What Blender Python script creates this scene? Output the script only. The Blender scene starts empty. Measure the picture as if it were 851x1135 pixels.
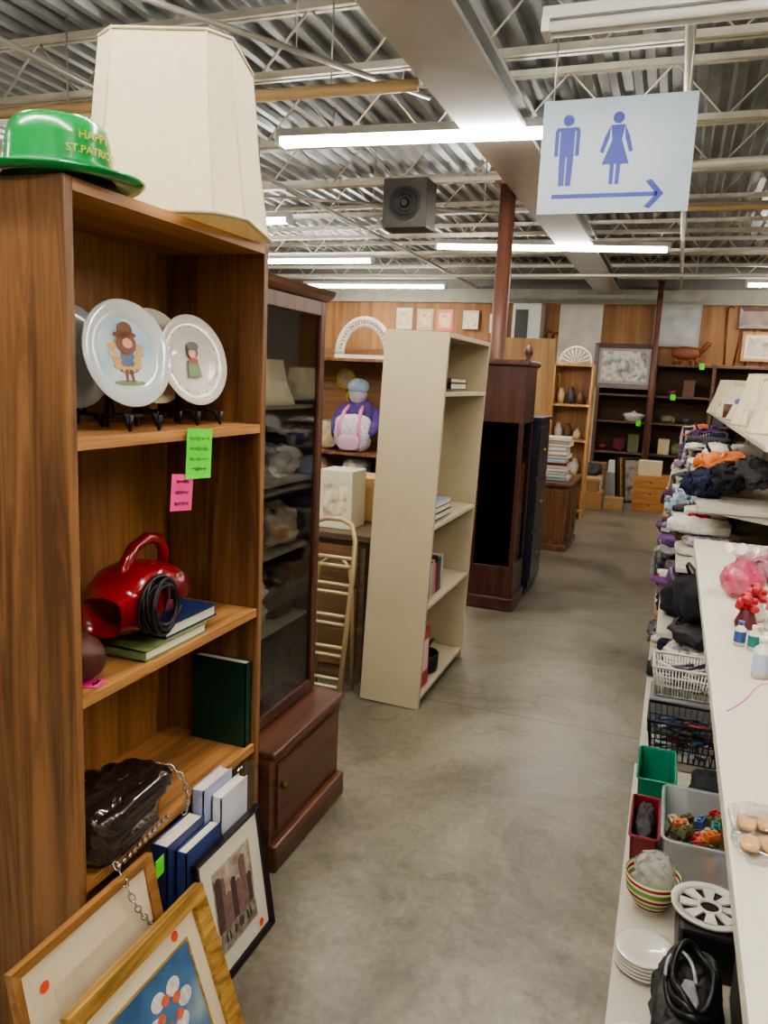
import bpy, math, random
from mathutils import Vector, Matrix, noise, Euler
random.seed(7)
SC=bpy.context.scene
COL=SC.collection
pi=math.pi
def lin(c):
    return tuple((x/255/12.92 if x/255<=.04045 else ((x/255+.055)/1.055)**2.4) for x in c)+(1,)
# ---------------- materials
_mc={}
def M(name,c,rough=.5,metal=0.,var=.1,scale=6,bump=0.,emis=0.,coat=0.,alpha=1.,trans=0.,stretch=None):
    if name in _mc: return _mc[name]
    m=bpy.data.materials.new(name); m.use_nodes=True
    nt=m.node_tree; b=nt.nodes['Principled BSDF']
    tc=nt.nodes.new('ShaderNodeTexCoord')
    n=nt.nodes.new('ShaderNodeTexNoise'); n.inputs['Scale'].default_value=scale; n.inputs['Detail'].default_value=5
    if stretch:
        mp=nt.nodes.new('ShaderNodeMapping'); mp.inputs['Scale'].default_value=stretch
        nt.links.new(tc.outputs['Object'],mp.inputs['Vector']); nt.links.new(mp.outputs['Vector'],n.inputs['Vector'])
    else: nt.links.new(tc.outputs['Object'],n.inputs['Vector'])
    r=nt.nodes.new('ShaderNodeValToRGB'); l=lin(c)
    r.color_ramp.elements[0].position=.3; r.color_ramp.elements[1].position=.7
    r.color_ramp.elements[0].color=tuple(x*(1-var) for x in l[:3])+(1,)
    r.color_ramp.elements[1].color=tuple(min(1,x*(1+var)) for x in l[:3])+(1,)
    nt.links.new(n.outputs['Fac'],r.inputs['Fac']); nt.links.new(r.outputs['Color'],b.inputs['Base Color'])
    b.inputs['Roughness'].default_value=rough; b.inputs['Metallic'].default_value=metal
    b.inputs['Coat Weight'].default_value=coat; b.inputs['Alpha'].default_value=alpha
    b.inputs['Transmission Weight'].default_value=trans
    if emis:
        b.inputs['Emission Color'].default_value=l; b.inputs['Emission Strength'].default_value=emis
    if bump:
        bp=nt.nodes.new('ShaderNodeBump'); bp.inputs['Strength'].default_value=bump; bp.inputs['Distance'].default_value=.01
        nt.links.new(n.outputs['Fac'],bp.inputs['Height']); nt.links.new(bp.outputs['Normal'],b.inputs['Normal'])
    _mc[name]=m; return m
def wood(name,c1,c2,axis='Z',rough=.4,scale=1.):
    if name in _mc: return _mc[name]
    m=bpy.data.materials.new(name); m.use_nodes=True
    nt=m.node_tree; b=nt.nodes['Principled BSDF']
    tc=nt.nodes.new('ShaderNodeTexCoord'); mp=nt.nodes.new('ShaderNodeMapping')
    s={'X':(1.2,22,22),'Y':(22,1.2,22),'Z':(22,22,1.2)}[axis]
    mp.inputs['Scale'].default_value=tuple(x*scale for x in s)
    nt.links.new(tc.outputs['Object'],mp.inputs['Vector'])
    n=nt.nodes.new('ShaderNodeTexNoise'); n.inputs['Scale'].default_value=1; n.inputs['Detail'].default_value=6
    n.inputs['Roughness'].default_value=.65; n.inputs['Distortion'].default_value=1.2
    nt.links.new(mp.outputs['Vector'],n.inputs['Vector'])
    r=nt.nodes.new('ShaderNodeValToRGB'); e=r.color_ramp.elements
    e[0].position=.36; e[1].position=.6; e[0].color=lin(c1); e[1].color=lin(c2)
    nt.links.new(n.outputs['Fac'],r.inputs['Fac']); nt.links.new(r.outputs['Color'],b.inputs['Base Color'])
    b.inputs['Roughness'].default_value=rough
    _mc[name]=m; return m
def glassm(name,tint,refl=.12):
    if name in _mc: return _mc[name]
    m=bpy.data.materials.new(name); m.use_nodes=True; nt=m.node_tree
    out=nt.nodes['Material Output']; nt.nodes.remove(nt.nodes['Principled BSDF'])
    t=nt.nodes.new('ShaderNodeBsdfTransparent'); t.inputs['Color'].default_value=tint
    g=nt.nodes.new('ShaderNodeBsdfGlossy'); g.inputs['Roughness'].default_value=.04
    lw=nt.nodes.new('ShaderNodeLayerWeight'); lw.inputs['Blend'].default_value=refl
    mx=nt.nodes.new('ShaderNodeMixShader')
    nt.links.new(lw.outputs['Facing'],mx.inputs[0]); nt.links.new(t.outputs[0],mx.inputs[1]); nt.links.new(g.outputs[0],mx.inputs[2])
    nt.links.new(mx.outputs[0],out.inputs['Surface']); _mc[name]=m; return m
def artm(name,cols,scale=6,kind='noise'):
    if name in _mc: return _mc[name]
    m=bpy.data.materials.new(name); m.use_nodes=True; nt=m.node_tree; b=nt.nodes['Principled BSDF']
    tc=nt.nodes.new('ShaderNodeTexCoord')
    n=nt.nodes.new('ShaderNodeTexNoise'); n.inputs['Detail'].default_value=4; o=n.outputs['Fac']
    n.inputs['Scale'].default_value=scale
    nt.links.new(tc.outputs['Object'],n.inputs['Vector'])
    r=nt.nodes.new('ShaderNodeValToRGB'); cr=r.color_ramp
    while len(cr.elements)<len(cols): cr.elements.new(.5)
    for i,c in enumerate(cols):
        cr.elements[i].position=.3+.4*i/(len(cols)-1)
        cr.elements[i].color=lin(c)
    nt.links.new(o,r.inputs['Fac']); nt.links.new(r.outputs['Color'],b.inputs['Base Color']); b.inputs['Roughness'].default_value=.35
    _mc[name]=m; return m
# ---------------- mesh builder
class MB:
    def __init__(s): s.v=[];s.f=[];s.sm=[]
    def add(s,vs,fs,smooth=False):
        o=len(s.v); s.v+=[Vector(v) for v in vs]; s.f+=[tuple(i+o for i in f) for f in fs]; s.sm+=[smooth]*len(fs); return s
    def box(s,x0,x1,y0,y1,z0,z1):
        vs=[(x,y,z) for z in(z0,z1) for y in(y0,y1) for x in(x0,x1)]
        return s.add(vs,[(0,2,3,1),(4,5,7,6),(0,1,5,4),(1,3,7,5),(3,2,6,7),(2,0,4,6)])
    def prism(s,poly,ext):
        n=len(poly); e=Vector(ext); vs=[Vector(p) for p in poly]; vs=vs+[p+e for p in vs]
        nn=Vector((0,0,0))
        for i in range(n): nn+=vs[i].cross(vs[(i+1)%n])
        fs=[tuple(range(n)),tuple(range(2*n-1,n-1,-1))]+[(i,i+n,(i+1)%n+n,(i+1)%n) for i in range(n)]
        if nn.dot(e)>0: fs=[tuple(reversed(f)) for f in fs]
        return s.add(vs,fs)
    def cyl(s,p0,p1,r0,r1=None,n=16,smooth=True):
        if r1 is None: r1=r0
        p0=Vector(p0);p1=Vector(p1);d=(p1-p0).normalized();q=d.to_track_quat('Z','Y')
        vs=[]
        for p,r in((p0,r0),(p1,r1)):
            for i in range(n):
                a=2*pi*i/n; vs.append(p+q@Vector((r*math.cos(a),r*math.sin(a),0)))
        s.add(vs,[(i,(i+1)%n,(i+1)%n+n,i+n) for i in range(n)],smooth)
        o=len(s.v)-2*n
        s.f+=[tuple(o+i for i in reversed(range(n))),tuple(o+n+i for i in range(n))]; s.sm+=[False,False]; return s
    def lathe(s,prof,n=32,c=(0,0,0),q=None,smooth=True,sx=1,sy=1):
        vs=[];k=len(prof);c=Vector(c)
        for r,z in prof:
            for i in range(n):
                a=2*pi*(i+.5)/n; v=Vector((r*math.cos(a)*sx,r*math.sin(a)*sy,z)); vs.append(c+(q@v if q else v))
        fs=[(j*n+i,j*n+(i+1)%n,(j+1)*n+(i+1)%n,(j+1)*n+i) for j in range(k-1) for i in range(n)]
        return s.add(vs,fs,smooth)
    def tube(s,pts,r,n=8,closed=False):
        pts=[Vector(p) for p in pts]; k=len(pts); vs=[];up=None
        for i,p in enumerate(pts):
            a=pts[(i-1)%k] if (i>0 or closed) else p; b=pts[(i+1)%k] if (i<k-1 or closed) else p
            d=(b-a).normalized()
            if up is None: up=d.orthogonal().normalized()
            up=(up-d*up.dot(d)); up=up.normalized() if up.length>1e-6 else d.orthogonal().normalized()
            w=d.cross(up)
            for j in range(n):
                t=2*pi*j/n; vs.append(p+(up*math.cos(t)+w*math.sin(t))*r)
        m=k if closed else k-1
        fs=[(i*n+j,i*n+(j+1)%n,((i+1)%k)*n+(j+1)%n,((i+1)%k)*n+j) for i in range(m) for j in range(n)]
        if not closed: fs+=[tuple(reversed(range(n))),tuple((k-1)*n+j for j in range(n))]
        return s.add(vs,fs,True)
    def blob(s,c,w,d,h,e=.5,cr=0.,layers=0,seed=0,nu=30,nv=16,fr=2.,rz=0,pleat=0):
        sp=lambda t:math.copysign(abs(t)**e,t)
        vs=[];c=Vector(c);R=Matrix.Rotation(rz,3,'Z')
        for j in range(nv+1):
            ph=-pi/2+pi*j/nv
            for i in range(nu):
                th=2*pi*i/nu
                x=sp(math.cos(ph))*sp(math.cos(th)); y=sp(math.cos(ph))*sp(math.sin(th)); z=sp(math.sin(ph))
                k=1.
                if layers: k-=.07*abs(math.sin(layers*pi*(z*.5+.5)))**.5
                p=Vector((x*w/2*k,y*d/2*k,h*(z*.5+.5)))
                if pleat: p.z*=1+.09*math.sin(p.x*pleat+2*noise.noise(p*12)); p.x*=1+.05*math.sin(p.z*pleat)
                if cr:
                    sd=Vector((seed*3.1,seed,0)); f0=fr/max(w,.05)
                    nz=noise.noise_vector(p*f0*1.5+sd)+.5*noise.noise_vector(p*f0*4+sd)+.25*noise.noise_vector(p*f0*9+sd)
                    p=p+nz*cr*min(w,d,h*2)
                    p.z=max(p.z,0)
                vs.append(c+R@p)
        fs=[(j*nu+i,j*nu+(i+1)%nu,(j+1)*nu+(i+1)%nu,(j+1)*nu+i) for j in range(nv) for i in range(nu)]
        return s.add(vs,fs,True)
W={}
def props(o,label,cat,kind,group):
    if label:o['label']=label
    if cat:o['category']=cat
    if kind:o['kind']=kind
    if group:o['group']=group
def obj(name,mb,mat,parent=None,label=None,cat=None,kind=None,group=None,loc=None,rot=None,bevel=0,local=False):
    vs=mb.v
    if loc is None:
        lo=[min(v[i] for v in vs) for i in range(3)];hi=[max(v[i] for v in vs) for i in range(3)]
        o=Vector(((lo[0]+hi[0])/2,(lo[1]+hi[1])/2,lo[2]))
        vs=[v-o for v in vs]
    else: o=Vector(loc)
    me=bpy.data.meshes.new(name); me.from_pydata([tuple(v) for v in vs],[],mb.f); me.polygons.foreach_set('use_smooth',mb.sm)
    me.materials.append(mat); me.update()
    ob=bpy.data.objects.new(name,me); COL.objects.link(ob)
    W[ob]=o
    if parent is not None:
        ob.parent=parent; ob.location=o if local else o-W[parent]
        if local: W[ob]=o
    else: ob.location=o
    if rot is not None:
        ob.rotation_euler=rot
    if bevel:
        b=ob.modifiers.new('bevel','BEVEL'); b.width=bevel; b.segments=2; b.limit_method='ANGLE'
    props(ob,label,cat,kind,group); return ob
def thing(name,label,cat,loc,rot=None,group=None):
    e=bpy.data.objects.new(name,None); e.empty_display_size=.05; COL.objects.link(e); e.location=loc
    if rot is not None: e.rotation_euler=rot
    W[e]=Vector(loc); props(e,label,cat,None,group); return e
def dup(root,loc,rot=None,label=None):
    r=root.copy(); COL.objects.link(r); r.location=loc
    if rot is not None: r.rotation_euler=rot
    if label: r['label']=label
    for ch in root.children:
        c=ch.copy(); COL.objects.link(c); c.parent=r
        for g in ch.children:
            k=g.copy(); COL.objects.link(k); k.parent=c
    return r
B=lambda *a:MB().box(*a)
# ================= camera
psi=math.radians(19.84); p=math.radians(9.7); rho=math.radians(2.62)
fh=Vector((-math.sin(psi),math.cos(psi),0)); rt=Vector((math.cos(psi),math.sin(psi),0)); zz=Vector((0,0,1))
fw=fh*math.cos(p)-zz*math.sin(p); up=fh*math.sin(p)+zz*math.cos(p)
rc=rt*math.cos(rho)+up*math.sin(rho); uc=-rt*math.sin(rho)+up*math.cos(rho)
cam=bpy.data.cameras.new('camera'); co=bpy.data.objects.new('camera',cam); COL.objects.link(co)
m=Matrix((rc,uc,-fw)).transposed().to_4x4(); m.translation=Vector((0,0,1.5)); co.matrix_world=m
cam.sensor_fit='VERTICAL'; cam.sensor_height=36; cam.lens=36*870/1135; cam.clip_start=.03
SC.camera=co
try: SC.view_settings.view_transform='AgX'; SC.view_settings.look='AgX - Medium High Contrast'
except Exception: pass
SC.view_settings.exposure=0.55
w=bpy.data.worlds.new('world'); SC.world=w; w.use_nodes=True; w.node_tree.nodes['Background'].inputs[0].default_value=(.8,.85,.9,1); w.node_tree.nodes['Background'].inputs[1].default_value=.3
# ================= shell
def concrete():
    m=bpy.data.materials.new('polished_concrete'); m.use_nodes=True; nt=m.node_tree; b=nt.nodes['Principled BSDF']; L=nt.links.new
    tc=nt.nodes.new('ShaderNodeTexCoord')
    def nz(sc_,det=8,ro=.6,di=.5):
        n=nt.nodes.new('ShaderNodeTexNoise'); n.inputs['Scale'].default_value=sc_; n.inputs['Detail'].default_value=det; n.inputs['Roughness'].default_value=ro; n.inputs['Distortion'].default_value=di
        L(tc.outputs['Object'],n.inputs['Vector']); return n.outputs['Fac']
    def ramp(src,stops):
        r=nt.nodes.new('ShaderNodeValToRGB'); cr=r.color_ramp
        while len(cr.elements)<len(stops): cr.elements.new(.5)
        for i,(q,c) in enumerate(stops): cr.elements[i].position=q; cr.elements[i].color=c
        L(src,r.inputs['Fac']); return r.outputs['Color']
    def mul(a,bb,f=1.):
        q=nt.nodes.new('ShaderNodeMixRGB'); q.blend_type='MULTIPLY'; q.inputs[0].default_value=f; L(a,q.inputs[1]); L(bb,q.inputs[2]); return q.outputs[0]
    n1=nz(1.3,9,.68,.8); n2=nz(38,6); n3=nz(4.5,8,.7,1.4); n4=nz(.55,4,.5,1)
    g=lambda v:(v,v,v,1)
    col=ramp(n1,[(.32,lin((98,90,76))),(.5,lin((132,125,108))),(.68,lin((156,149,132)))])
    col=mul(col,ramp(n2,[(.3,g(.74)),(.7,g(1.))]))
    col=mul(col,ramp(n3,[(.34,(.62,.58,.5,1)),(.46,g(1.))]),.7)
    col=mul(col,ramp(n4,[(.35,g(.8)),(.6,g(1.))]))
    sp=nt.nodes.new('ShaderNodeSeparateXYZ'); L(tc.outputs['Object'],sp.inputs[0])
    def mth(op,a,bv=None):
        q=nt.nodes.new('ShaderNodeMath'); q.operation=op
        for i,vv in enumerate((a,bv)):
            if vv is None: continue
            if isinstance(vv,(int,float)): q.inputs[i].default_value=vv
            else: L(vv,q.inputs[i])
        return q.outputs[0]
    yy=mth('ADD',sp.outputs['Y'],mth('MULTIPLY',nz(6,3),.02))
    yy=mth('ADD',yy,10-3.42)
    joint=mth('LESS_THAN',mth('ABSOLUTE',mth('MODULO',yy,5.0)),.014)
    k=mth('MULTIPLY',joint,.45)
    m2=nt.nodes.new('ShaderNodeMixRGB'); L(k,m2.inputs[0]); L(col,m2.inputs[1]); m2.inputs[2].default_value=lin((70,56,40))
    L(m2.outputs[0],b.inputs['Base Color'])
    rr=nt.nodes.new('ShaderNodeMapRange'); rr.inputs['To Min'].default_value=.18; rr.inputs['To Max'].default_value=.5; L(n1,rr.inputs['Value']); L(rr.outputs[0],b.inputs['Roughness'])
    bp=nt.nodes.new('ShaderNodeBump'); bp.inputs['Strength'].default_value=.06; bp.inputs['Distance'].default_value=.004; L(n2,bp.inputs['Height']); L(bp.outputs[0],b.inputs['Normal'])
    return m
X0,X1,Y0,Y1,ZC=-7.2,4.2,-3.,13.,3.42
obj('floor',B(X0,X1,Y0,Y1,-.1,0),concrete(),kind='structure',loc=(0,0,0))
mb=MB(); prof=[];x=X0
while x<X1:
    prof+=[(x,ZC),(x+.05,ZC),(x+.07,ZC+.045),(x+.13,ZC+.045)]; x+=.15
prof.append((x,ZC))
vs=[];n=len(prof)
for y in(Y0,Y1): vs+=[(a,y,b) for a,b in prof]
mb.add(vs,[(i,i+n,i+n+1,i+1) for i in range(n-1)])
deck=M('galvanised_deck',(158,164,166),rough=.34,metal=.8,var=.4,scale=1.5)
obj('ceiling',mb,deck,kind='structure')
plank=wood('panelled_wall',(120,82,48),(158,114,70),'Z',.6,.25)
greyw=M('painted_block_wall',(176,172,162),.8)
obj('wall_back',B(X0,X1,Y1,Y1+.1,0,3.5),plank,kind='structure')
obj('wall_left',B(X0-.1,X0,Y0,Y1,0,3.5),greyw,kind='structure')
obj('wall_right',B(X1,X1+.1,Y0,Y1,0,3.5),greyw,kind='structure')
obj('wall_front',B(X0,X1,Y0-.1,Y0,0,3.5),greyw,kind='structure')
whitep=M('white_paint',(205,203,196),.5,var=.05)
obj('trim_1',B(X0,X1,Y1-.06,Y1,2.78,3.0),M('pale_grey_trim',(160,158,146),.6),kind='structure')
obj('trim_2',B(-1.85,-1.2,Y1-.12,Y1-.001,0,2.77),M('white_block_pilaster',(196,190,178),.7,var=.15,scale=4),kind='structure')
obj('trim_3',B(X0,X1,Y1-.02,Y1-.001,3.0,3.42),M('grey_band',(120,118,112),.6),kind='structure')
# ================= ceiling steel
steel=M('painted_joist_steel',(196,190,174),.45,metal=.2,var=.15)
dz0,dz1=3.05,3.37
Yc=[.4,1.6,2.85,4.05,5.2,6.35,7.5,8.65,9.8,10.95,12.1]
r0=None
for yy in Yc:
    if r0 is None:
        r=thing('ceiling_joist','cream painted open web steel joist under the metal roof deck','ceiling joist',(-1.5,yy,dz0),group='open web roof joists'); r0=r
        for nm,z in(('lower_chord',dz0),('upper_chord',dz1)):
            mb=MB(); mb.box(X0,X1,yy-.035,yy-.008,z,z+.035); mb.box(X0,X1,yy+.008,yy+.035,z,z+.035)
            obj(nm,mb,steel,r)
        pts=[];x=X0+.1;k=0
        while x<X1: pts.append((x,yy,dz0+.015 if k%2==0 else dz1+.015)); x+=.3; k+=1
        obj('web',MB().tube(pts,.009,6),steel,r)
    else: dup(r0,(-1.5,yy,dz0))
girm=M('grey_girder_paint',(190,192,190),.3,metal=.35,var=.1,scale=3)
r=thing('ceiling_girder','wide pale grey steel girder spanning below the roof joists','ceiling beam',(-1.13,5,2.9))
obj('bottom_flange',B(-1.31,-.95,Y0+.02,Y1-.14,2.92,2.945),girm,r)
obj('web',B(-1.15,-1.11,Y0+.02,Y1-.14,2.945,3.02),girm,r)
obj('top_flange',B(-1.31,-.95,Y0+.02,Y1-.14,3.02,3.045),girm,r)
rust=wood('rusty_red_column',(88,56,46),(122,82,66),'Z',.45,.6)
def column(x,y,rad,zt,lab):
    r=thing('pipe_column',lab,'column',(x,y,0))
    obj('shaft',MB().cyl((x,y,.02),(x,y,zt-.02),rad,n=24),rust,r)
    obj('base_plate',B(x-rad*1.7,x+rad*1.7,y-rad*1.7,y+rad*1.7,0,.02),rust,r)
    obj('cap_plate',B(x-rad*1.5,x+rad*1.5,y-rad*1.5,y+rad*1.5,zt-.02,zt),rust,r)
column(-1.40,6.42,.062,3.045,'reddish brown round steel column beside the girder')
column(-.36,12.2,.04,3.045,'slim reddish brown steel column near the rear wall')
galv=M('conduit_metal',(190,188,180),.35,metal=.5)
tan=M('tan_pipe',(178,150,108),.5)
def pipe(pts,rad,mt,lab,nm='conduit_pipe'):
    a,b=Vector(pts[0]),Vector(pts[-1])
    r=thing(nm,lab,'pipe',(a+b)/2)
    obj('pipe_run',MB().tube(pts,rad,10),mt,r)
    for t in(.08,.36,.64,.92):
        q=a.lerp(b,t); obj('hanger_rod',MB().cyl(q,(q.x,q.y,3.419),.005,n=6),galv,r)
pipe([(-.1,-2.9,3.0),(-.1,12.9,3.0)],.022,whitep,'white conduit running lengthwise under the joists')
pipe([(-7.1,3.7,2.93),(-1.35,3.95,2.93)],.03,tan,'tan painted sprinkler pipe under the joists','sprinkler_pipe')
pipe([(-.9,7.0,2.94),(4,7.0,2.94)],.022,tan,'tan pipe crossing under the joists','sprinkler_pipe')
pipe([(-6.9,10.3,2.86),(4,10.3,2.86)],.025,galv,'grey conduit crossing near the rear of the shop')
pipe([(-3.2,-2.9,3.01),(-3.2,12.9,3.01)],.018,galv,'thin grey conduit running lengthwise')
pipe([(1.6,-2.9,3.01),(1.6,12.9,3.01)],.022,tan,'tan pipe running lengthwise','sprinkler_pipe')
pipe([(-2.6,2.3,2.99),(-1.4,4.3,2.99)],.014,galv,'thin grey conduit crossing diagonally')
pipe([(-4.6,5.6,2.97),(-1.5,7.2,2.97)],.012,galv,'thin grey conduit crossing diagonally')
pipe([(-.8,5.9,2.98),(3.5,5.6,2.98)],.03,steel,'cream pipe crossing under the joists')
# fixtures
tubeM=M('lit_tube',(255,249,240),.3,var=0,emis=42)
offM=M('unlit_tube',(235,235,228),.3,var=0)
hous=M('white_enamel_housing',(232,232,228),.35,var=.03)
def fixture(x,y,ang=0,lit=True,L=2.4,label='lit white fluorescent strip light hanging below the joists'):
    r=thing('fluorescent_light',label,'light fixture',(x,y,2.9),(0,0,ang),group='fluorescent strip lights')
    mb=MB(); h=L/2; mb.prism([(-h,-.05,.03),(-h,.05,.03),(-h,.035,.08),(-h,-.035,.08)],(L,0,0))
    obj('housing',mb,hous,r,local=True)
    obj('tube',MB().cyl((-h+.03,-.03,.004),(h-.03,-.03,.004),.019,n=12),tubeM if lit else offM,r,local=True)
    obj('tube',MB().cyl((-h+.03,.03,.004),(h-.03,.03,.004),.019,n=12),tubeM if lit else offM,r,local=True)
    for sx in(-h,h-.03): obj('end_cap',B(sx,sx+.03,-.055,.055,-.02,.03),hous,r,local=True)
    for sx in(-h*.7,h*.7): obj('hanger',MB().cyl((sx,0,.08),(sx,0,.2),.004,n=6),galv,r,local=True)
fixture(-1.28,4.72,.08); fixture(-1.4,8.58,.16); fixture(-5.7,4.4); fixture(-4.75,6.9); fixture(-4.85,9.33); fixture(-4.65,11.9)
fixture(-1.2,.7); fixture(-1.2,-1.7); fixture(1.6,2.1); fixture(1.7,-.4); fixture(2.6,4.7); fixture(2.7,8.5); fixture(-4.9,1.2); fixture(1.9,11.6); fixture(-1.3,2.2)  # unseen strips level with the bookcase are added to brighten its interior
fixture(.55,3.43,.0,False,label='unlit white fluorescent strip light above the hanging sign')
# ceiling box with round grille
r=thing('ceiling_speaker','dark grey ceiling mounted box with a round speaker grille','speaker',(-2.13,6.1,2.68))
dk=M('dark_grey_metal',(70,68,62),.5,metal=.3); blk=M('black_plastic',(22,22,24),.35)
obj('casing',B(-2.31,-1.95,6.05,6.3,2.66,3.03),dk,r,bevel=.008)
for rr in(.125,.095,.065): obj('grille_ring',MB().tube([(-2.13+rr*math.cos(a),6.046,2.845+rr*math.sin(a)) for a in [2*pi*i/32 for i in range(32)]],.007,8,True),dk if rr>.1 else blk,r)
obj('grille_disc',MB().cyl((-2.13,6.049,2.845),(-2.13,6.044,2.845),.115,n=32),M('grille_cloth',(48,46,42),.8),r)
obj('cone_centre',MB().cyl((-2.13,6.044,2.845),(-2.13,6.03,2.845),.04,.025,n=20),blk,r)
# ================= restroom sign
sx,sy,sz=-.345,3.6,2.462
r=thing('restroom_sign','pale grey hanging restroom sign with blue man, woman and arrow','sign',(sx,sy,sz-.23))
signM=M('pale_sign_panel',(140,156,166),.3,var=.05,scale=3); blue=M('sign_blue',(4,38,140),.45,var=.03)
obj('panel',B(sx-.31,sx+.31,sy,sy+.006,sz-.23,sz+.23),signM,r)
def flat(polys,y=sy-.002):
    mb=MB()
    for po in polys: mb.prism([(sx+a,y,sz+b) for a,b in po],(0,.0018,0))
    return mb
circ=lambda cx,cz,rr:[(cx+rr*math.cos(2*pi*i/20),cz+rr*math.sin(2*pi*i/20)) for i in range(20)]
cx=-.2
obj('man_symbol',flat([circ(cx,.148,.023),[(cx-.045,.12),(cx+.045,.12),(cx+.052,.105),(cx-.052,.105)],[(cx-.03,.105),(cx+.03,.105),(cx+.03,0),(cx-.03,0)],
 [(cx-.052,.105),(cx-.036,.105),(cx-.036,.005),(cx-.052,.005)],[(cx+.036,.105),(cx+.052,.105),(cx+.052,.005),(cx+.036,.005)],
 [(cx-.03,0),(cx-.003,0),(cx-.003,-.115),(cx-.026,-.115)],[(cx+.003,0),(cx+.03,0),(cx+.026,-.115),(cx+.003,-.115)]]),blue,r)
cx=0.005
obj('woman_symbol',flat([circ(cx,.148,.023),[(cx-.028,.12),(cx+.028,.12),(cx+.02,.06),(cx+.055,-.035),(cx-.055,-.035),(cx-.02,.06)],
 [(cx-.028,.12),(cx-.05,.075),(cx-.067,.015),(cx-.052,.01),(cx-.032,.07)],[(cx+.028,.12),(cx+.032,.07),(cx+.052,.01),(cx+.067,.015),(cx+.05,.075)],
 [(cx-.022,-.035),(cx-.004,-.035),(cx-.004,-.115),(cx-.02,-.115)],[(cx+.004,-.035),(cx+.022,-.035),(cx+.02,-.115),(cx+.004,-.115)]]),blue,r)
obj('arrow_symbol',flat([[(-.25,-.150),(.185,-.150),(.185,-.167),(-.25,-.167)],[(.135,-.108),(.157,-.1),(.21,-.1585),(.18,-.1585)],[(.18,-.1585),(.21,-.1585),(.157,-.217),(.135,-.209)]]),blue,r)
for q in(-.27,.27): obj('hanging_wire',MB().cyl((sx+q,sy+.003,sz+.23),(sx+q,sy+.003,3.0),.003,n=6),galv,r)
# ================= oak bookcase
oakZ=wood('oak_laminate_upright',(84,56,34),(140,100,64),'Z',.42); oakY=wood('oak_laminate_shelf',(126,86,48),(184,134,84),'Y',.38)  # same oak; the lit look of the shelves is put into their lighter colour
bx0,bx1,by0,by1=-1.36,-1.05,1.17,1.92
r=thing('bookcase','tall oak laminate bookcase with open shelves beside the glass cabinet','bookcase',((bx0+bx1)/2,(by0+by1)/2,0))
obj('side_panel',B(bx0,bx1,by0,by0+.022,0,1.83),oakZ,r,bevel=.0015)
obj('side_panel',B(bx0,bx1,by1-.022,by1,0,1.83),oakZ,r,bevel=.0015)
obj('top_panel',B(bx0,bx1,by0+.022,by1-.022,1.806,1.828),oakY,r)
obj('back_panel',B(bx0,bx0+.006,by0+.022,by1-.022,.06,1.806),wood('oak_back_panel',(116,78,42),(158,112,66),'Z',.5),r)
for z in(1.36,.84,.43,.09): obj('shelf',B(bx0+.006,bx1-.004,by0+.022,by1-.022,z-.024,z),oakY,r,bevel=.0015)
obj('toe_kick',B(bx1-.03,bx1-.012,by0+.022,by1-.022,0,.064),oakY,r)
# --- lampshade
cream=M('cream_fabric',(224,212,178),.85,var=.04,scale=40,bump=.05)
creamd=M('cream_trim',(206,194,164),.8,var=.05)
def octshade(name,c,rb,rtp,h,lab,mt=cream,rz=0,parts=True,group=None):
    r=thing(name,lab,'lampshade',c,(0,0,rz),group=group)
    def ring(rr,z,k=.30):
        s=rr; q=rr*k
        return [(s,-s+q,z),(s,s-q,z),(s-q,s,z),(-s+q,s,z),(-s,s-q,z),(-s,-s+q,z),(-s+q,-s,z),(s-q,-s,z)]
    prof=[(rb,0),(rb*.965,h*.08),(rb+(rtp-rb)*.5-.006,h*.5),(rtp,h)]
    mb=MB(); vs=[]
    for rr,z in prof: vs+=ring(rr,z)
    t=.003
    for rr,z in reversed(prof): vs+=ring(rr-t,z)
    n=8;K=len(prof)*2
    mb.add(vs,[(j*n+i,j*n+(i+1)%n,((j+1)%K)*n+(i+1)%n,((j+1)%K)*n+i) for j in range(K) for i in range(n)])
    obj('shade_panel',mb,mt,r,local=True)
    if parts:
        e=MB(); rb_=ring(rb+.001,0.005); rt_=ring(rtp+.001,h-.004)
        e.tube(rb_,.005,6,True); e.tube(rt_,.004,6,True)
        for i in range(8): e.tube([ring(rr+.0005,z)[i] for rr,z in prof],.002,6)
        obj('trim_piping',e,creamd,r,local=True)
        obj('wire_frame',MB().tube([(-rtp*.98,0,h-.03),(rtp*.98,0,h-.03)],.002,6).tube([(0,-rtp*.98,h-.03),(0,rtp*.98,h-.03)],.002,6),galv,r,local=True)
    return r
octshade('lampshade',(-1.165,1.685,1.831),.192,.148,.39,'large cream panelled fabric lampshade standing on the oak bookcase',rz=.3)
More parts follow.
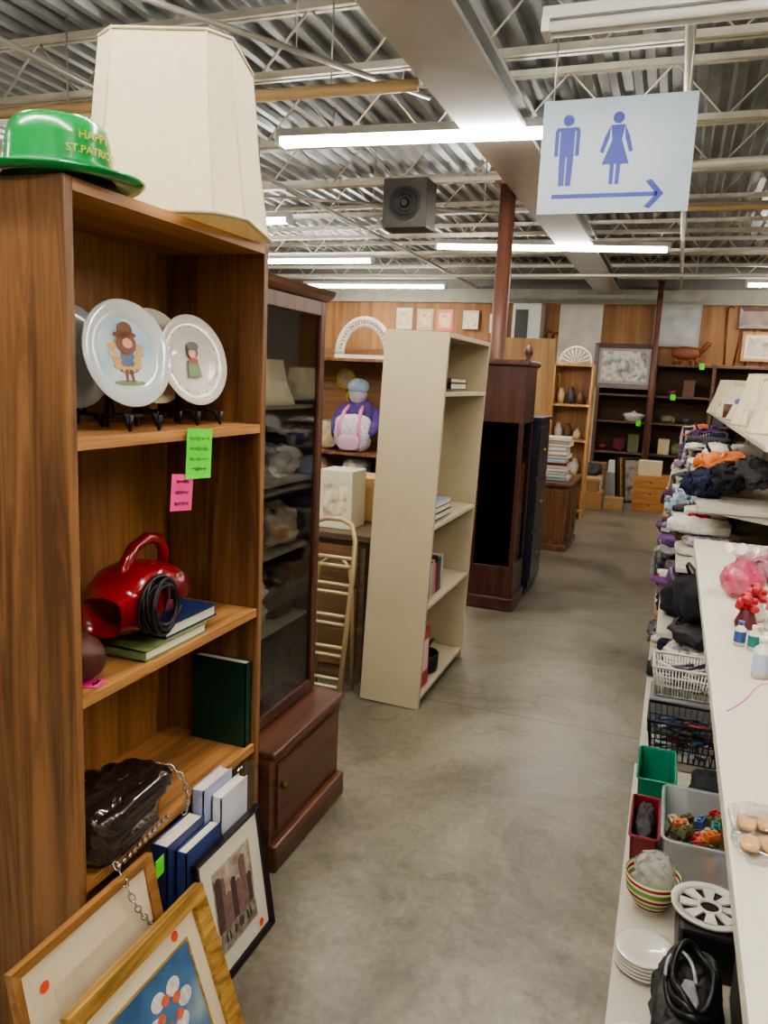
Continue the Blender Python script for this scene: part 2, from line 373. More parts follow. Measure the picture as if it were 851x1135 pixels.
# --- green hat
green=M('green_plastic',(4,132,60),.25,var=.05,coat=.4); gold=M('gold_print',(196,170,54),.35,metal=.2,var=.05)
r=thing('party_hat','shiny green plastic bowler party hat with gold lettering on the bookcase','hat',(-1.15,1.27,1.831),(0,0,0))
cr=[(.094,.03),(.089,.08),(.083,.105),(.07,.118),(.04,.124),(.0001,.125)]
obj('crown',MB().lathe([(.1,.012)]+cr,40,sx=1.1),green,r,local=True)
obj('brim',MB().lathe([(.098,.012),(.12,.006),(.14,.005),(.148,.012),(.15,.016),(.146,.013),(.138,.009),(.12,.010),(.098,.016)],40,sx=1.1),green,r,local=True)
obj('hat_band',MB().lathe([(.0975,.014),(.0985,.018),(.0965,.034),(.0935,.034)],40,sx=1.1),M('dark_green_band',(4,104,52),.4),r,local=True)
def textmesh(txt,size):
    c=bpy.data.curves.new('t','FONT'); c.body=txt; c.size=size; c.align_x='CENTER'; c.extrude=.0004
    o=bpy.data.objects.new('t',c); COL.objects.link(o); dg=bpy.context.evaluated_depsgraph_get(); me=bpy.data.meshes.new_from_object(o.evaluated_get(dg))
    vs=[v.co.copy() for v in me.vertices]; fs=[tuple(q.vertices) for q in me.polygons]
    bpy.data.objects.remove(o); return vs,fs
for t,z,rr,sz_ in(("HAPPY",.073,.0925,.022),("ST.PATRICK'S",.047,.096,.019)):
    vs,fs=textmesh(t,sz_)
    a0=-.18
    obj('lettering',MB().add([((rr+v.z+.001)*math.cos(a0+v.x/rr)*1.1,(rr+v.z+.001)*math.sin(a0+v.x/rr),z+v.y) for v in vs],fs),gold,r,local=True)
# --- plates
porc=M('white_porcelain',(222,218,208),.15,var=.03,coat=.5)
def plate(c,ang,tilt,rad,lab,rimmat,art):
    n=Vector((math.cos(ang)*math.cos(tilt),math.sin(ang)*math.cos(tilt),math.sin(tilt)))
    r=thing('decorative_plate',lab,'plate',c,n.to_track_quat('Z','Y').to_euler(),group='collector plates on the top shelf')
    k=rad/.115
    prof=[(.0001,-.006),(.06,-.006),(.066,-.004),(.112,.011),(.115,.013),(.113,.015),(.07,.003),(.064,0),(.0001,0)]
    obj('plate_body',MB().lathe([(a*k,b) for a,b in prof],48),rimmat,r,local=True)
    for nm,polys,mt,z in art:
        mb=MB()
        for po in polys: mb.prism([(a*k,b*k,z) for a,b in po],(0,0,.0006))
        obj(nm,mb,mt,r,local=True)
    e=n.copy(); e.z=0; e.normalize(); sd=Vector((-e.y,e.x,0)); base=Vector((c[0],c[1],1.361))
    hb=c[2]-rad*math.cos(tilt)-1.361
    s=thing('plate_stand','small black easel stand holding a plate on the shelf','plate stand',base,group='plate stands')
    for sg in(-.04,.04):
        o=base+sd*sg; f=o+e*(rad*math.sin(tilt))
        pts=[f+e*.045+Vector((0,0,.035)),f+e*.04+Vector((0,0,.004)),f+e*.02+Vector((0,0,hb-.012)),f-e*.01+Vector((0,0,hb-.012)),f-e*.03+Vector((0,0,.09)),f-e*.035+Vector((0,0,.004))]
        pts=[Vector((max(q.x,-1.345),q.y,max(q.z,1.366))) for q in pts]
        obj('easel_leg',MB().tube(pts,.005,8),blk,s)
    obj('cross_bar',MB().tube([base+sd*-.045+Vector((0,0,.03)),base+sd*.045+Vector((0,0,.03))],.005,8),blk,s)
sc=lambda cx,cy,rx,ry,n=20:[(cx+rx*math.cos(2*pi*i/n),cy+ry*math.sin(2*pi*i/n)) for i in range(n)]
br=M('plate_brown',(120,70,40),.4); pk=M('plate_pink',(226,170,150),.4); bl2=M('plate_dusty_blue',(84,110,140),.4)
lb=artm('plate_sky_wash',[(140,182,210),(186,210,220),(232,228,214)],9)
tn=M('plate_tan',(214,168,104),.4); gr2=M('plate_sage',(120,140,100),.4)
flk=lambda n_,R_,r_:[sc(R_*math.cos(t)*(1+.2*math.sin(5*t)),R_*math.sin(t),r_,r_*.6,8) for t in [2*pi*i/n_ for i in range(n_)]]
artB=[('printed_sky',[sc(0,0,.084,.09)],lb,.004),
 ('printed_figure',[[(-.014,.008),(.016,.008),(.028,-.036),(.008,-.044),(-.022,-.038)]],bl2,.0055),
 ('printed_wreath',flk(14,.034,.012),tn,.0058),
 ('printed_hair',[sc(0.002,.022,.026,.024)],br,.0062),
 ('printed_hat',[sc(0.002,.05,.02,.018),sc(0,.04,.03,.008)],br,.007),('printed_face',[sc(0.004,.022,.013,.011)],pk,.0075),
 ('printed_grass',[sc(0,-.062,.04,.006)],gr2,.005),
 ('printed_legs',[[(-.01,-.034),(-.003,-.034),(-.004,-.06),(-.009,-.06)],[(.003,-.034),(.01,-.034),(.012,-.058),(.006,-.06)]],br,.0063)]
artD=[('printed_figure',[[(-.016,-.0),(.018,.0),(.026,-.04),(-.02,-.044)]],gr2,.0055),('printed_hair',[sc(.003,.022,.018,.018)],br,.0060),('printed_face',[sc(.0,.018,.012,.012)],pk,.0068),
 ('printed_hat',[sc(.004,.036,.02,.011)],M('plate_grey_blue',(90,92,98),.4),.0072),('printed_scarf',[[(-.014,.004),(.016,.004),(.014,-.005),(-.014,-.005)]],M('plate_red',(170,70,60),.4),.0072)]
artE=[('printed_dots',[sc(.085*math.cos(t),.085*math.sin(t),.0025,.0025,8) for t in [2*pi*i/16 for i in range(16)]],M('plate_gold_dots',(190,150,110),.4),.0085)]
blueRim=M('blue_white_porcelain',(206,212,212),.15,var=.04,coat=.5); greyP=M('grey_porcelain',(150,156,158),.15,coat=.5)
plate((-1.14,1.445,1.525),-.22,.2,.118,'white and pale blue collector plate with child in straw hat',blueRim,artB)
plate((-1.255,1.40,1.515),-.1,.15,.115,'plain grey collector plate on a black stand',greyP,[])
plate((-1.235,1.665,1.525),-.2,.17,.118,'cream collector plate with a small figure overlapped by another plate',M('cream_porcelain',(222,214,196),.15,coat=.5),artD[:2])
plate((-1.165,1.735,1.52),-.2,.2,.115,'white porcelain collector plate with a child in a cap',porc,artD+artE)
# --- notes
neonG=M('neon_green_paper',(96,220,54),.7,var=.03); neonP=M('neon_pink_paper',(240,70,144),.7,var=.03); ink=M('pen_ink',(40,50,60),.6)
def note(nm,c,w_,h_,mt,lab,rx=0,lines=3,lying=False,sd=1,rz=0):
    r=thing(nm,lab,'paper note',c,(rx,0,rz) if not lying else (0,0,.3))
    if lying: obj('paper',B(-w_/2,w_/2,-h_/2,h_/2,0,.001),mt,r,local=True)
    else: obj('paper',B(0,.001,-w_/2,w_/2,-h_/2,h_/2),mt,r,local=True)
    random.seed(sd)
    for i in range(lines):
        z=h_*(.3-.6*i/max(1,lines-1)); pts=[]; L=w_*random.uniform(.25,.4); a=.003
        for k in range(34):
            u=-L+2*L*k/33
            if k%6==0: a=random.uniform(.001,.006)
            q=a*math.sin(k*1.7+i)+random.uniform(-.001,.001)
            pts.append((.0016,u,z+q) if not lying else (z+q,u,.0016))
        obj('handwriting',MB().tube(pts,.0005,4),ink,r,local=True)
note('price_note',(-1.0465,1.592,1.303),.105,.118,neonG,'neon green handwritten note taped to the bookcase shelf edge',-.06,4,sd=2)
note('price_note',(-1.0485,1.525,1.218),.085,.085,neonP,'neon pink handwritten sticky note below the green note',-.1,3,sd=3)
note('price_note',(-1.095,1.262,.841),.055,.05,neonP,'small neon pink price note lying on the bookcase shelf',0,2,True,4)
# --- hand vacuum + books
redg=M('glossy_red_plastic',(140,12,22),.2,coat=.5,var=.1)
def book(nm,lab,x0,x1,y0,y1,z0,z1,cov,group=None):
    pg=M('page_paper',(224,216,196),.8,var=.05)
    r=thing(nm,lab,'book',((x0+x1)/2,(y0+y1)/2,z0),group=group)
    t=.003; dims=(x1-x0,y1-y0,z1-z0); th=dims.index(min(dims)); mb=MB()
    if th==2:
        mb.box(x0,x1,y0,y1,z0,z0+t).box(x0,x1,y0,y1,z1-t,z1).box(x0,x1,y0,y0+t,z0,z1)
        pb=B(x0+.004,x1-.004,y0+t,y1-.004,z0+t,z1-t)
    elif th==1:
        mb.box(x0,x1,y0,y0+t,z0,z1).box(x0,x1,y1-t,y1,z0,z1).box(x1-t,x1,y0,y1,z0,z1)
        pb=B(x0+.004,x1-t,y0+t,y1-t,z0+.003,z1-.004)
    else:
        mb.box(x0,x0+t,y0,y1,z0,z1).box(x1-t,x1,y0,y1,z0,z1).box(x0,x1,y0,y0+t,z0,z1)
        pb=B(x0+t,x1-t,y0+t,y1-.004,z0+.003,z1-.004)
    obj('cover',mb,cov,r); obj('pages',pb,pg,r); return r
book('book','olive green hardcover book lying at the bottom of the stack',-1.25,-1.065,1.41,1.66,.841,.866,M('olive_cover',(120,136,84),.6))
book('book','dark blue hardcover book with white pages under the hand vacuum',-1.24,-1.075,1.5,1.72,.867,.897,M('navy_cover',(24,44,92),.5))
r=thing('hand_vacuum','glossy red handheld vacuum with coiled black cord resting on books','vacuum cleaner',(-1.16,1.50,.898),(0,0,.12))
redd=M('dark_red_plastic_shell',(100,10,18),.3,coat=.3,var=.1)
mb=MB()
secs=[(-.14,.05,.045,.05),(-.10,.075,.06,.06),(-.05,.085,.075,.07),(.02,.082,.075,.075),(.09,.075,.06,.072),(.14,.055,.05,.06)]
vs=[];nn_=24
for (yy,a,b_,zc) in secs:
    for i in range(nn_):
        t=2*pi*i/nn_; cs,sn=math.cos(t),math.sin(t)
        vs.append((a*math.copysign(abs(cs)**.7,cs),yy,max(0,zc+b_*math.copysign(abs(sn)**.7,sn))))
K=len(secs)
mb.add(vs,[(j*nn_+i,j*nn_+(i+1)%nn_,(j+1)*nn_+(i+1)%nn_,(j+1)*nn_+i) for j in range(K-1) for i in range(nn_)]+[tuple(range(nn_)),tuple((K-1)*nn_+i for i in reversed(range(nn_)))],True)
obj('body',mb,redg,r,local=True)
obj('motor_vent',MB().lathe([(.0001,.012),(.03,.012),(.034,.006),(.036,0)],24,c=(.075,.075,.08),q=Vector((1,0,.2)).to_track_quat('Z','Y')),redd,r,local=True)
obj('handle',MB().tube([(.0,-.06,.10),(.0,-.055,.14),(.0,-.01,.180),(.0,.05,.195),(.0,.105,.185),(.0,.132,.15),(.0,.125,.09)],.015,12),redg,r,local=True)
hp=[]
for i in range(220):
    a=i/220*2*pi*9; k=1+.2*math.sin(a*.37)
    hp.append((.092+.02*math.sin(i*.12),-.05+.055*math.cos(a)*k,.066+.056*math.sin(a)*k))
obj('power_cord',MB().tube(hp,.0042,8),blk,r,local=True)
obj('brown_pouch',MB().blob((-1.14,1.265,.842),.14,.1,.1,e=.8,cr=.04,seed=5),M('brown_leather',(84,46,34),.45,bump=.2,scale=30),label='small rounded brown leather pouch on the bookcase shelf',cat='pouch')
book('book','dark green hardcover book standing upright against the bookcase side',-1.24,-1.065,1.862,1.896,.431,.685,M('dark_green_cover',(10,56,42),.35))
# --- purse
pat=M('black_patent_leather',(66,52,50),.17,metal=.55,coat=1.,bump=.9,scale=9,var=.45,stretch=(4,1,4))  # stretched noise also lightens the colour in streaks, as painted highlights on the wrinkles
r=thing('handbag','shiny black patent leather handbag with a silver chain on the shelf','handbag',(-1.13,1.335,.431),(0,0,.1))
obj('bag_body',MB().blob((0,0,0),.2,.27,.125,e=.5,cr=.035,seed=8,fr=3,nu=72,nv=40,pleat=110),pat,r,local=True)
obj('flap',MB().blob((.035,0.01,.085),.16,.28,.05,e=.45,cr=.05,seed=9,fr=3,nu=64,nv=22,pleat=130),pat,r,local=True)
chrome=M('silver_metal',(200,198,190),.25,metal=.9)
mb=MB()
for k in range(11):
    mb.cyl((.105,-.1+.02*k,.02),(.112,-.1+.02*k,.02),.005,n=10)
obj('stud',mb,chrome,r,local=True)
def chain(path,lr=.008):
    mb=MB()
    for i in range(len(path)-1):
        a=Vector(path[i]);b=Vector(path[i+1]);c=(a+b)/2;d=(b-a).normalized(); u=d.orthogonal().normalized(); v=d.cross(u)
        if i%2: u,v=v,u
        mb.tube([c+d*math.cos(t)*lr*1.35+u*math.sin(t)*lr*.75 for t in [2*pi*j/12 for j in range(12)]],.0018,6,True)
    return mb
def bez(p,n):
    p=[Vector(x) for x in p]; o=[]
    for i in range(n+1):
        t=i/n; q=p[:]
        while len(q)>1: q=[q[j].lerp(q[j+1],t) for j in range(len(q)-1)]
        o.append(q[0])
    return o
obj('chain_strap',chain(bez([(.09,-.09,.02),(.16,-.12,-.03),(.15,-.1,-.12),(.155,-.02,-.16),(.158,.01,-.2)],16)),chrome,r,local=True)
obj('chain_strap',chain(bez([(.0,.13,.1),(.06,.17,.14),(.12,.2,.1),(.13,.17,.02),(.12,.16,-.0)],13)),chrome,r,local=True)
obj('strap_end',MB().blob((.16,.012,-.215),.012,.05,.018,e=.5),pat,r,local=True)
obj('price_tag',B(.135,.137,.0,.035,-.075,-.03),neonG,r,local=True,label='neon green price tag')
# --- binders behind frames
bluB=M('blue_binder',(40,52,100),.4); paleB=M('pale_blue_cover',(166,174,206),.4); clearp=glassm('clear_plastic_film',(.93,.94,.95,1),.12)
book('binder','navy blue ring binder standing behind the framed prints',-1.045,-1.0,1.40,1.555,.001,.405,bluB)
book('binder','blue ring binder standing behind the framed prints',-.998,-.968,1.43,1.58,.001,.38,M('mid_blue_cover',(52,66,116),.4))
book('binder','pale blue folder standing on the floor behind the frames',-1.045,-1.01,1.565,1.70,.001,.46,paleB)
book('notebook','white paper notebook standing beside the pale blue folder',-1.008,-.98,1.6,1.73,.001,.43,M('white_cover',(216,216,220),.5))
obj('plastic_sleeve',MB().blob((-1.012,1.75,.28),.03,.16,.16,e=.6,cr=.15,seed=4),clearp,label='crumpled clear plastic sleeve behind the black framed print',cat='plastic sleeve')
# --- picture frames
def frame(nm,lab,loc,rot,w_,h_,fw_,fm,matm,art,matw,depth=.018,cat='picture frame',extra=None,group=None):
    r=thing(nm,lab,cat,loc,rot,group=group)
    mb=MB(); a,b=w_/2,h_
    for po in([(-a,0),(a,0),(a-fw_,fw_),(-a+fw_,fw_)],[(a,0),(a,b),(a-fw_,b-fw_),(a-fw_,fw_)],[(a,b),(-a,b),(-a+fw_,b-fw_),(a-fw_,b-fw_)],[(-a,b),(-a,0),(-a+fw_,fw_),(-a+fw_,b-fw_)]):
        o=[(depth if i<2 else depth*.7,po[i][0],po[i][1]) for i in range(4)]; lo=[(0,q[0],q[1]) for q in po]
        mb.add(lo+o,[(3,2,1,0),(4,5,6,7),(0,1,5,4),(1,2,6,5),(2,3,7,6),(3,0,4,7)])
    obj('moulding',mb,fm,r,local=True)
    if matm: obj('mat_board',B(.003,.006,-a+fw_,a-fw_,fw_,b-fw_),matm,r,local=True)
    obj('artwork',B(.006,.0075,-a+fw_+matw,a-fw_-matw,fw_+matw,b-fw_-matw),art,r,local=True)
    if extra: obj('price_sticker',MB().lathe([(.0001,0),(.011,0)],16,c=(.0085,extra[0],extra[1]),q=Vector((1,0,0)).to_track_quat('Z','Y')),M('orange_sticker',(240,84,50),.5),r,local=True)
    return r
matw=M('white_mat',(220,212,196),.7,var=.03); matc=M('cream_mat',(216,202,172),.7,var=.03)
blkf=M('black_frame_lacquer',(34,26,30),.25); goldf=wood('antique_gold_frame',(120,86,38),(188,148,80),'Y',.35,1.5); oakf=wood('oak_frame',(116,80,44),(166,120,72),'Y',.4)
def relief(r,items):
    for nm,polys,mt,x in items:
        mb=MB()
        for po in polys: mb.prism([(x,a,b) for a,b in po],(.0004,0,0))
        obj(nm,mb,mt,r,local=True)
C_=lambda n,c:M('ink_'+n,c,.5,var=.25,scale=60)
f=frame('picture_frame','black framed print of a street scene leaning against the bookcase',(-.912,1.595,.001),(0,-math.radians(9),0),.305,.345,.014,blkf,matw,artm('street_print',[(120,104,92),(166,148,132),(196,184,166)],26),.05,extra=(.10,.035))
random.seed(2)
bl=[];bd=[];x=-.085
while x<.08:
    w_=random.uniform(.014,.03); h_=random.uniform(.05,.14); (bl if random.random()<.5 else bd).append([(x,.12),(min(x+w_,.087),.12),(min(x+w_,.087),.12+h_),((x+w_/2),.128+h_),(x,.12+h_)]); x+=w_
relief(f,[('printed_buildings',bl or [[(0,.12),(.01,.12),(.01,.2)]],C_('umber',(84,64,58)),.0077),('printed_buildings',bd or [[(0,.12),(.01,.12),(.01,.2)]],C_('rose',(126,96,90)),.0077),
 ('printed_street',[[(-.085,.07),(.085,.07),(.082,.12),(-.08,.12)]],artm('printed_pavement',[(80,70,68),(130,118,108),(170,156,140)],50),.0077),
 ('printed_figures',[[(x,.085),(x+.006,.085),(x+.005,.108),(x+.001,.108)] for x in(-.06,-.045,-.02,.005,.015,.04,.055)],C_('dark',(40,34,40)),.0082)])
frame('picture_frame','oak framed cream matted print leaning against the bookcase',(-.925,1.14,.001),(0,-math.radians(12),0),.40,.435,.022,oakf,matc,artm('faded_print',[(200,188,158),(214,200,172),(180,168,140)],6),.07,extra=(-.13,.36))
f=frame('picture_frame','ornate gold framed bird print leaning in front of other frames',(-.80,1.18,.001),(0,-math.radians(19.5),0),.42,.365,.036,goldf,matc,artm('bird_print',[(50,84,120),(74,114,150),(150,164,170)],7),.045,depth=.025,extra=(.10,.31))
relief(f,[('gilt_fillet',[[(-.135,.078),(.135,.078),(.135,.084),(-.135,.084)],[(-.135,.281),(.135,.281),(.135,.287),(-.135,.287)],[(-.135,.084),(-.129,.084),(-.129,.281),(-.135,.281)],[(.129,.084),(.135,.084),(.135,.281),(.129,.281)]],goldf,.0078),
 ('printed_flowers',[sc(.03+.05*math.cos(t)+.01*math.sin(3*t),.19+.045*math.sin(t),.022,.018,12) for t in [2*pi*i/6 for i in range(6)]],C_('white',(216,206,198)),.0078),
 ('printed_flowers',[sc(.03+.03*math.cos(t+.5),.19+.03*math.sin(t+.5),.013,.011,10) for t in [2*pi*i/5 for i in range(5)]],C_('russet',(204,104,70)),.0083)])
# ================= glass cabinet
chz=wood('cherry_upright',(60,36,28),(96,60,46),'Z',.3); chy=wood('cherry_rail',(64,38,28),(104,66,48),'Y',.3)
cx0,cx1,cy0,cy1=-1.46,-1.12,1.935,2.45
r=thing('display_cabinet','dark cherry display cabinet with glass door on a drawer base','display cabinet',(-1.25,2.19,0))
obj('base_cabinet',B(-1.46,-1.02,cy0,cy1,.09,.365),chy,r,bevel=.003)
obj('plinth',B(-1.46,-.995,cy0,cy1+.008,0,.09),chy,r,bevel=.008)
obj('base_top',B(-1.46,-1.005,cy0,cy1+.008,.365,.388),chy,r,bevel=.006)
d=obj('drawer',B(-1.02,-1.012,cy0+.04,cy1-.04,.12,.335),chy,r,bevel=.003)
obj('knob',MB().cyl((-1.012,2.0,.26),(-.994,2.0,.26),.009,n=14),M('aged_brass',(120,96,50),.35,metal=.8),d)
mb=MB(); mb.box(cx0,cx1-.022,cy1-.018,cy1,.388,1.74); mb.box(cx0,cx1-.022,cy0,cy0+.018,.388,1.74)
obj('side_panel',mb,chz,r)
obj('back_panel',B(cx0,cx0+.008,cy0+.018,cy1-.018,.388,1.74),wood('cabinet_back',(72,46,34),(104,70,52),'Z',.4),r)
obj('crown_moulding',MB().prism([(cx0,cy0,1.74),(cx1+.0,cy0,1.74),(cx1+.02,cy0,1.755),(cx1+.025,cy0,1.772),(cx0,cy0,1.772)],(0,cy1-cy0+.02,0)),chy,r)
mb=MB(); mb.box(cx1-.02,cx1,cy0,cy0+.035,.392,1.738).box(cx1-.02,cx1,cy1-.035,cy1,.392,1.738).box(cx1-.02,cx1,cy0+.035,cy1-.035,.392,.43).box(cx1-.02,cx1,cy0+.035,cy1-.035,1.69,1.738)
dr=obj('door',mb,chz,r,bevel=.003)
obj('glass_pane',B(cx1-.012,cx1-.009,cy0+.035,cy1-.035,.43,1.69),glassm('cabinet_glass',(.74,.74,.73,1),.1),dr)
cabsh=[1.40,1.16,.93,.68]
for z in cabsh: obj('shelf',B(cx0+.008,cx1-.03,cy0+.018,cy1-.018,z-.012,z),M('cabinet_shelf_cream',(176,164,146),.5),r)
# ================= generic cloth
CN={'black':(34,34,38),'navy':(32,38,66),'grey':(130,128,130),'lavender':(144,130,152),'white':(206,202,192),'pink':(206,120,144),'purple':(100,60,116),'orange':(206,120,66),'maroon':(92,30,44),'blue':(60,86,136),'teal':(36,116,108),'beige':(184,166,134),'red':(164,34,42),'brown':(96,66,48),'denim':(78,90,112),'coral':(206,112,100),'charcoal':(66,64,68),'pale blue':(158,176,192),'mauve':(140,96,108),'olive':(96,98,68)}
def cm(c): return M('fabric_'+c.replace(' ','_'),CN[c],.85,var=.25,scale=22,bump=.25)
def cov(c): return M('cover_'+c.replace(' ','_'),CN[c],.45)
def patm(c,c2):
    n='patterned_%s_%s'%(c,c2)
    if n in _mc: return _mc[n]
    m=artm(n,[CN[c],CN[c],CN[c2],CN[c2],CN[c]],26); m.node_tree.nodes['Principled BSDF'].inputs['Roughness'].default_value=.85; return m
cn=[0]
def cloth(c,x,y,z,w_,d_,h_,cr=.05,lay=2,kind='folded_garment',cat='clothing',where='on the white shelving',rz=0,group=None,mt=None,lab=None,e=.55,fr=2.2):
    cn[0]+=1
    mb=MB().blob((x,y,z),w_,d_,h_,e=e,cr=cr,layers=lay,seed=cn[0]*1.7,fr=fr,nu=40,nv=20,rz=rz)
    return obj(kind,mb,mt or cm(c),label=lab or f"{'folded' if lay else 'crumpled'} {c} {kind.replace('_',' ').replace('folded ','').replace('crumpled ','')} piled {where}",cat=cat,group=group)
octshade('lampshade',(-1.24,2.25,1.401),.085,.05,.14,'small cream lampshade inside the glass cabinet',parts=False)
octshade('lampshade',(-1.22,2.07,1.401),.07,.04,.12,'small off white lampshade inside the glass cabinet',parts=False)
for c,z,y,h in(('grey',1.161,2.1,.12),('white',1.161,2.32,.1),('charcoal',.931,2.08,.15),('beige',.931,2.31,.13),('white',.681,2.1,.17),('brown',.681,2.32,.15),('grey',.389,2.08,.18),('charcoal',.389,2.31,.2)):
    cloth(c,-1.27,y,z,.21,.2,h,.13,1,'cloth_bundle','fabric',where='inside the glass cabinet',group='fabric bundles in the cabinet',fr=3.5)
# ================= beige shelf
bg=M('beige_laminate',(176,164,138),.5,var=.06,scale=3); bgd=M('beige_laminate_inner',(194,182,158),.5,var=.05)
r=thing('bookshelf','tall beige open bookshelf leaning slightly beside the aisle','bookcase',(-1.26,3.27,0),(0,math.radians(1.6),0))
H=1.71
obj('side_panel',B(0,.29,0,.02,.008,H),bg,r,local=True,bevel=.002)
obj('side_panel',B(0,.29,.76,.78,.008,H),bg,r,local=True,bevel=.002)
obj('top_panel',B(0,.29,.02,.76,H-.02,H),bg,r,local=True)
obj('back_panel',B(0,.006,.02,.76,.03,H-.02),bgd,r,local=True)
for z in(.07,.5,.87,1.46): obj('shelf',B(.006,.288,.02,.76,z-.02,z),bgd,r,local=True,bevel=.002)
def bkrow(x,y,z,items,group,depth=.15):
    for th,h,c in items:
        book('book',f'{c} paperback book standing on the beige bookshelf',x-depth,x,y,y+th-.002,z,z+h,cov(c),group=group); y+=th
bkrow(-.985,3.33,.5,[(.025,.17,'maroon'),(.03,.15,'white'),(.02,.19,'red'),(.03,.16,'white'),(.035,.17,'beige'),(.03,.15,'pink'),(.02,.18,'maroon'),(.03,.14,'red'),(.03,.16,'teal'),(.03,.17,'white')],'books on the lower beige shelf')
for i,(c,h) in enumerate((('black',.03),('charcoal',.028),('pale blue',.02))):
    zz_=.872+sum((.03,.028,.02)[:i])
    book('book',f'{c} book lying flat on the beige bookshelf',-1.16,-.965,3.36,3.62,zz_,zz_+h-.001,cov(c),group='flat books on the beige shelf')
for i,(c,h) in enumerate((('black',.03),('brown',.02))):
    book('book',f'{c} book lying flat on the upper beige shelf',-1.15,-.945,3.42,3.7,1.462+i*.03,1.462+i*.03+h-.001,cov(c),group='flat books on the upper beige shelf')
r=thing('cardboard_box','red printed carton standing on the beige bookshelf','box',(-1.06,3.4,.072)) 
obj('carton',B(-1.12,-.985,3.33,3.45,.072,.35),M('red_carton',(168,34,42),.4),r,bevel=.002); obj('printed_panel',B(-.985,-.9835,3.35,3.43,.15,.3),M('pale_print',(226,196,190),.5),r)
r=thing('cooking_pot','small black cooking pot on the bottom of the beige bookshelf','pot',(-1.07,3.6,.072))
obj('pot_body',MB().lathe([(.0001,0),(.08,0),(.088,.01),(.09,.09),(.087,.09),(.084,.01),(.0001,.008)],28,c=(-1.07,3.6,.072)),blk,r)
obj('handle',MB().cyl((-1.07,3.69,.15),(-1.07,3.81,.16),.009,n=10),blk,r)
for i,(c,y,x) in enumerate((('white',3.33,-1.15),('beige',3.33,-1.055),('coral',3.33,-.965))):
    r=thing('framed_card',f'small {c} framed card standing on top of the beige bookshelf','framed card',(x,y,1.716+0))
    z0=1.712-(x+1.26)*0.028+.002+.003
    obj('card_frame',B(x-.036,x+.036,y,y+.012,z0,z0+.09),cov(c),r,bevel=.002); obj('card_picture',B(x-.026,x+.026,y-.001,y,z0+.014,z0+.076),artm('card_art_'+c,[(150,120,90),(220,200,170),(120,130,110)],30),r)
# ================= step ladder, desk, boxes
bt=M('champagne_metal',(176,158,124),.35,metal=.4)
r=thing('folding_step_stool','folded champagne coloured metal step ladder leaning by the desk','step ladder',(-1.4,3.2,0))
arch=[(-1.55,3.1,.012),(-1.55,3.22,.6),(-1.545,3.25,.76),(-1.51,3.265,.83),(-1.46,3.27,.85),(-1.38,3.27,.85),(-1.33,3.265,.83),(-1.305,3.25,.76),(-1.30,3.22,.6),(-1.30,3.1,.012)]
obj('frame_rail',MB().tube(arch,.012,10),bt,r)
arch2=[(-1.52,3.34,.012),(-1.52,3.30,.5),(-1.50,3.30,.62),(-1.45,3.30,.66),(-1.39,3.30,.66),(-1.35,3.30,.62),(-1.33,3.30,.5),(-1.33,3.34,.012)]
obj('rear_leg',MB().tube(arch2,.009,10),bt,r)
for z in(.12,.26,.4,.54,.66):
    y=3.1+.12*z/.6; obj('step_tread',MB().tube([(-1.54,y,z+.02),(-1.31,y,z+.02)],.009,8).tube([(-1.54,y,z-.02),(-1.31,y,z-.02)],.009,8),bt,r)
dwz=wood('desk_wood',(72,58,42),(106,88,64),'X',.45)
r=thing('desk','brown wooden desk with drawers behind the beige bookshelf','desk',(-1.7,3.75,0))
obj('desk_top',B(-2.15,-1.3,3.42,4.1,.72,.75),dwz,r,bevel=.003)
obj('carcass',B(-2.12,-1.33,3.45,4.08,.0,.72),dwz,r)
for z in(.08,.29,.5):
    d=obj('drawer',B(-2.09,-1.36,3.435,3.45,z,z+.19),wood('drawer_wood',(80,58,40),(116,88,60),'X',.45),r,bevel=.003)
    obj('handle',MB().tube([(-1.79,3.435,z+.1),(-1.79,3.42,z+.09),(-1.67,3.42,z+.09),(-1.67,3.435,z+.1)],.004,8),gold,d)
def carton(lab,x0,x1,y0,y1,z0,z1,col,printed=None,cat='box',group=None):
    r=thing('cardboard_box',lab,cat,((x0+x1)/2,(y0+y1)/2,z0),group=group)
    cmn=M('carton_%d_%d_%d'%col,col,.7,var=.08)
    obj('box_body',B(x0,x1,y0,y1,z0,z1-.002),cmn,r,bevel=.003)
    xm=(x0+x1)/2
    obj('lid_flap',B(x0,xm-.002,y0,y1,z1-.002,z1),cmn,r); obj('lid_flap',B(xm+.002,x1,y0,y1,z1-.002,z1),cmn,r)
    if printed: obj('printed_panel',B(x0+(x1-x0)*.15,x1-(x1-x0)*.15,y0-.0015,y0,z0+(z1-z0)*.2,z1-(z1-z0)*.2),artm('print_%d_%d_%d'%col,printed,18),r)
carton('cream printed product carton standing on the desk',-1.62,-1.44,3.52,3.7,.751,1.04,(206,198,176),printed=[(120,110,90),(200,190,160),(230,224,206)])
carton('white product carton lying on the desk',-1.9,-1.66,3.5,3.75,.751,.93,(214,210,200),printed=[(160,130,110),(220,216,206),(130,140,120)])
carton('tan carton behind the cream carton on the desk',-1.64,-1.4,3.78,4.02,.751,.98,(176,142,98))
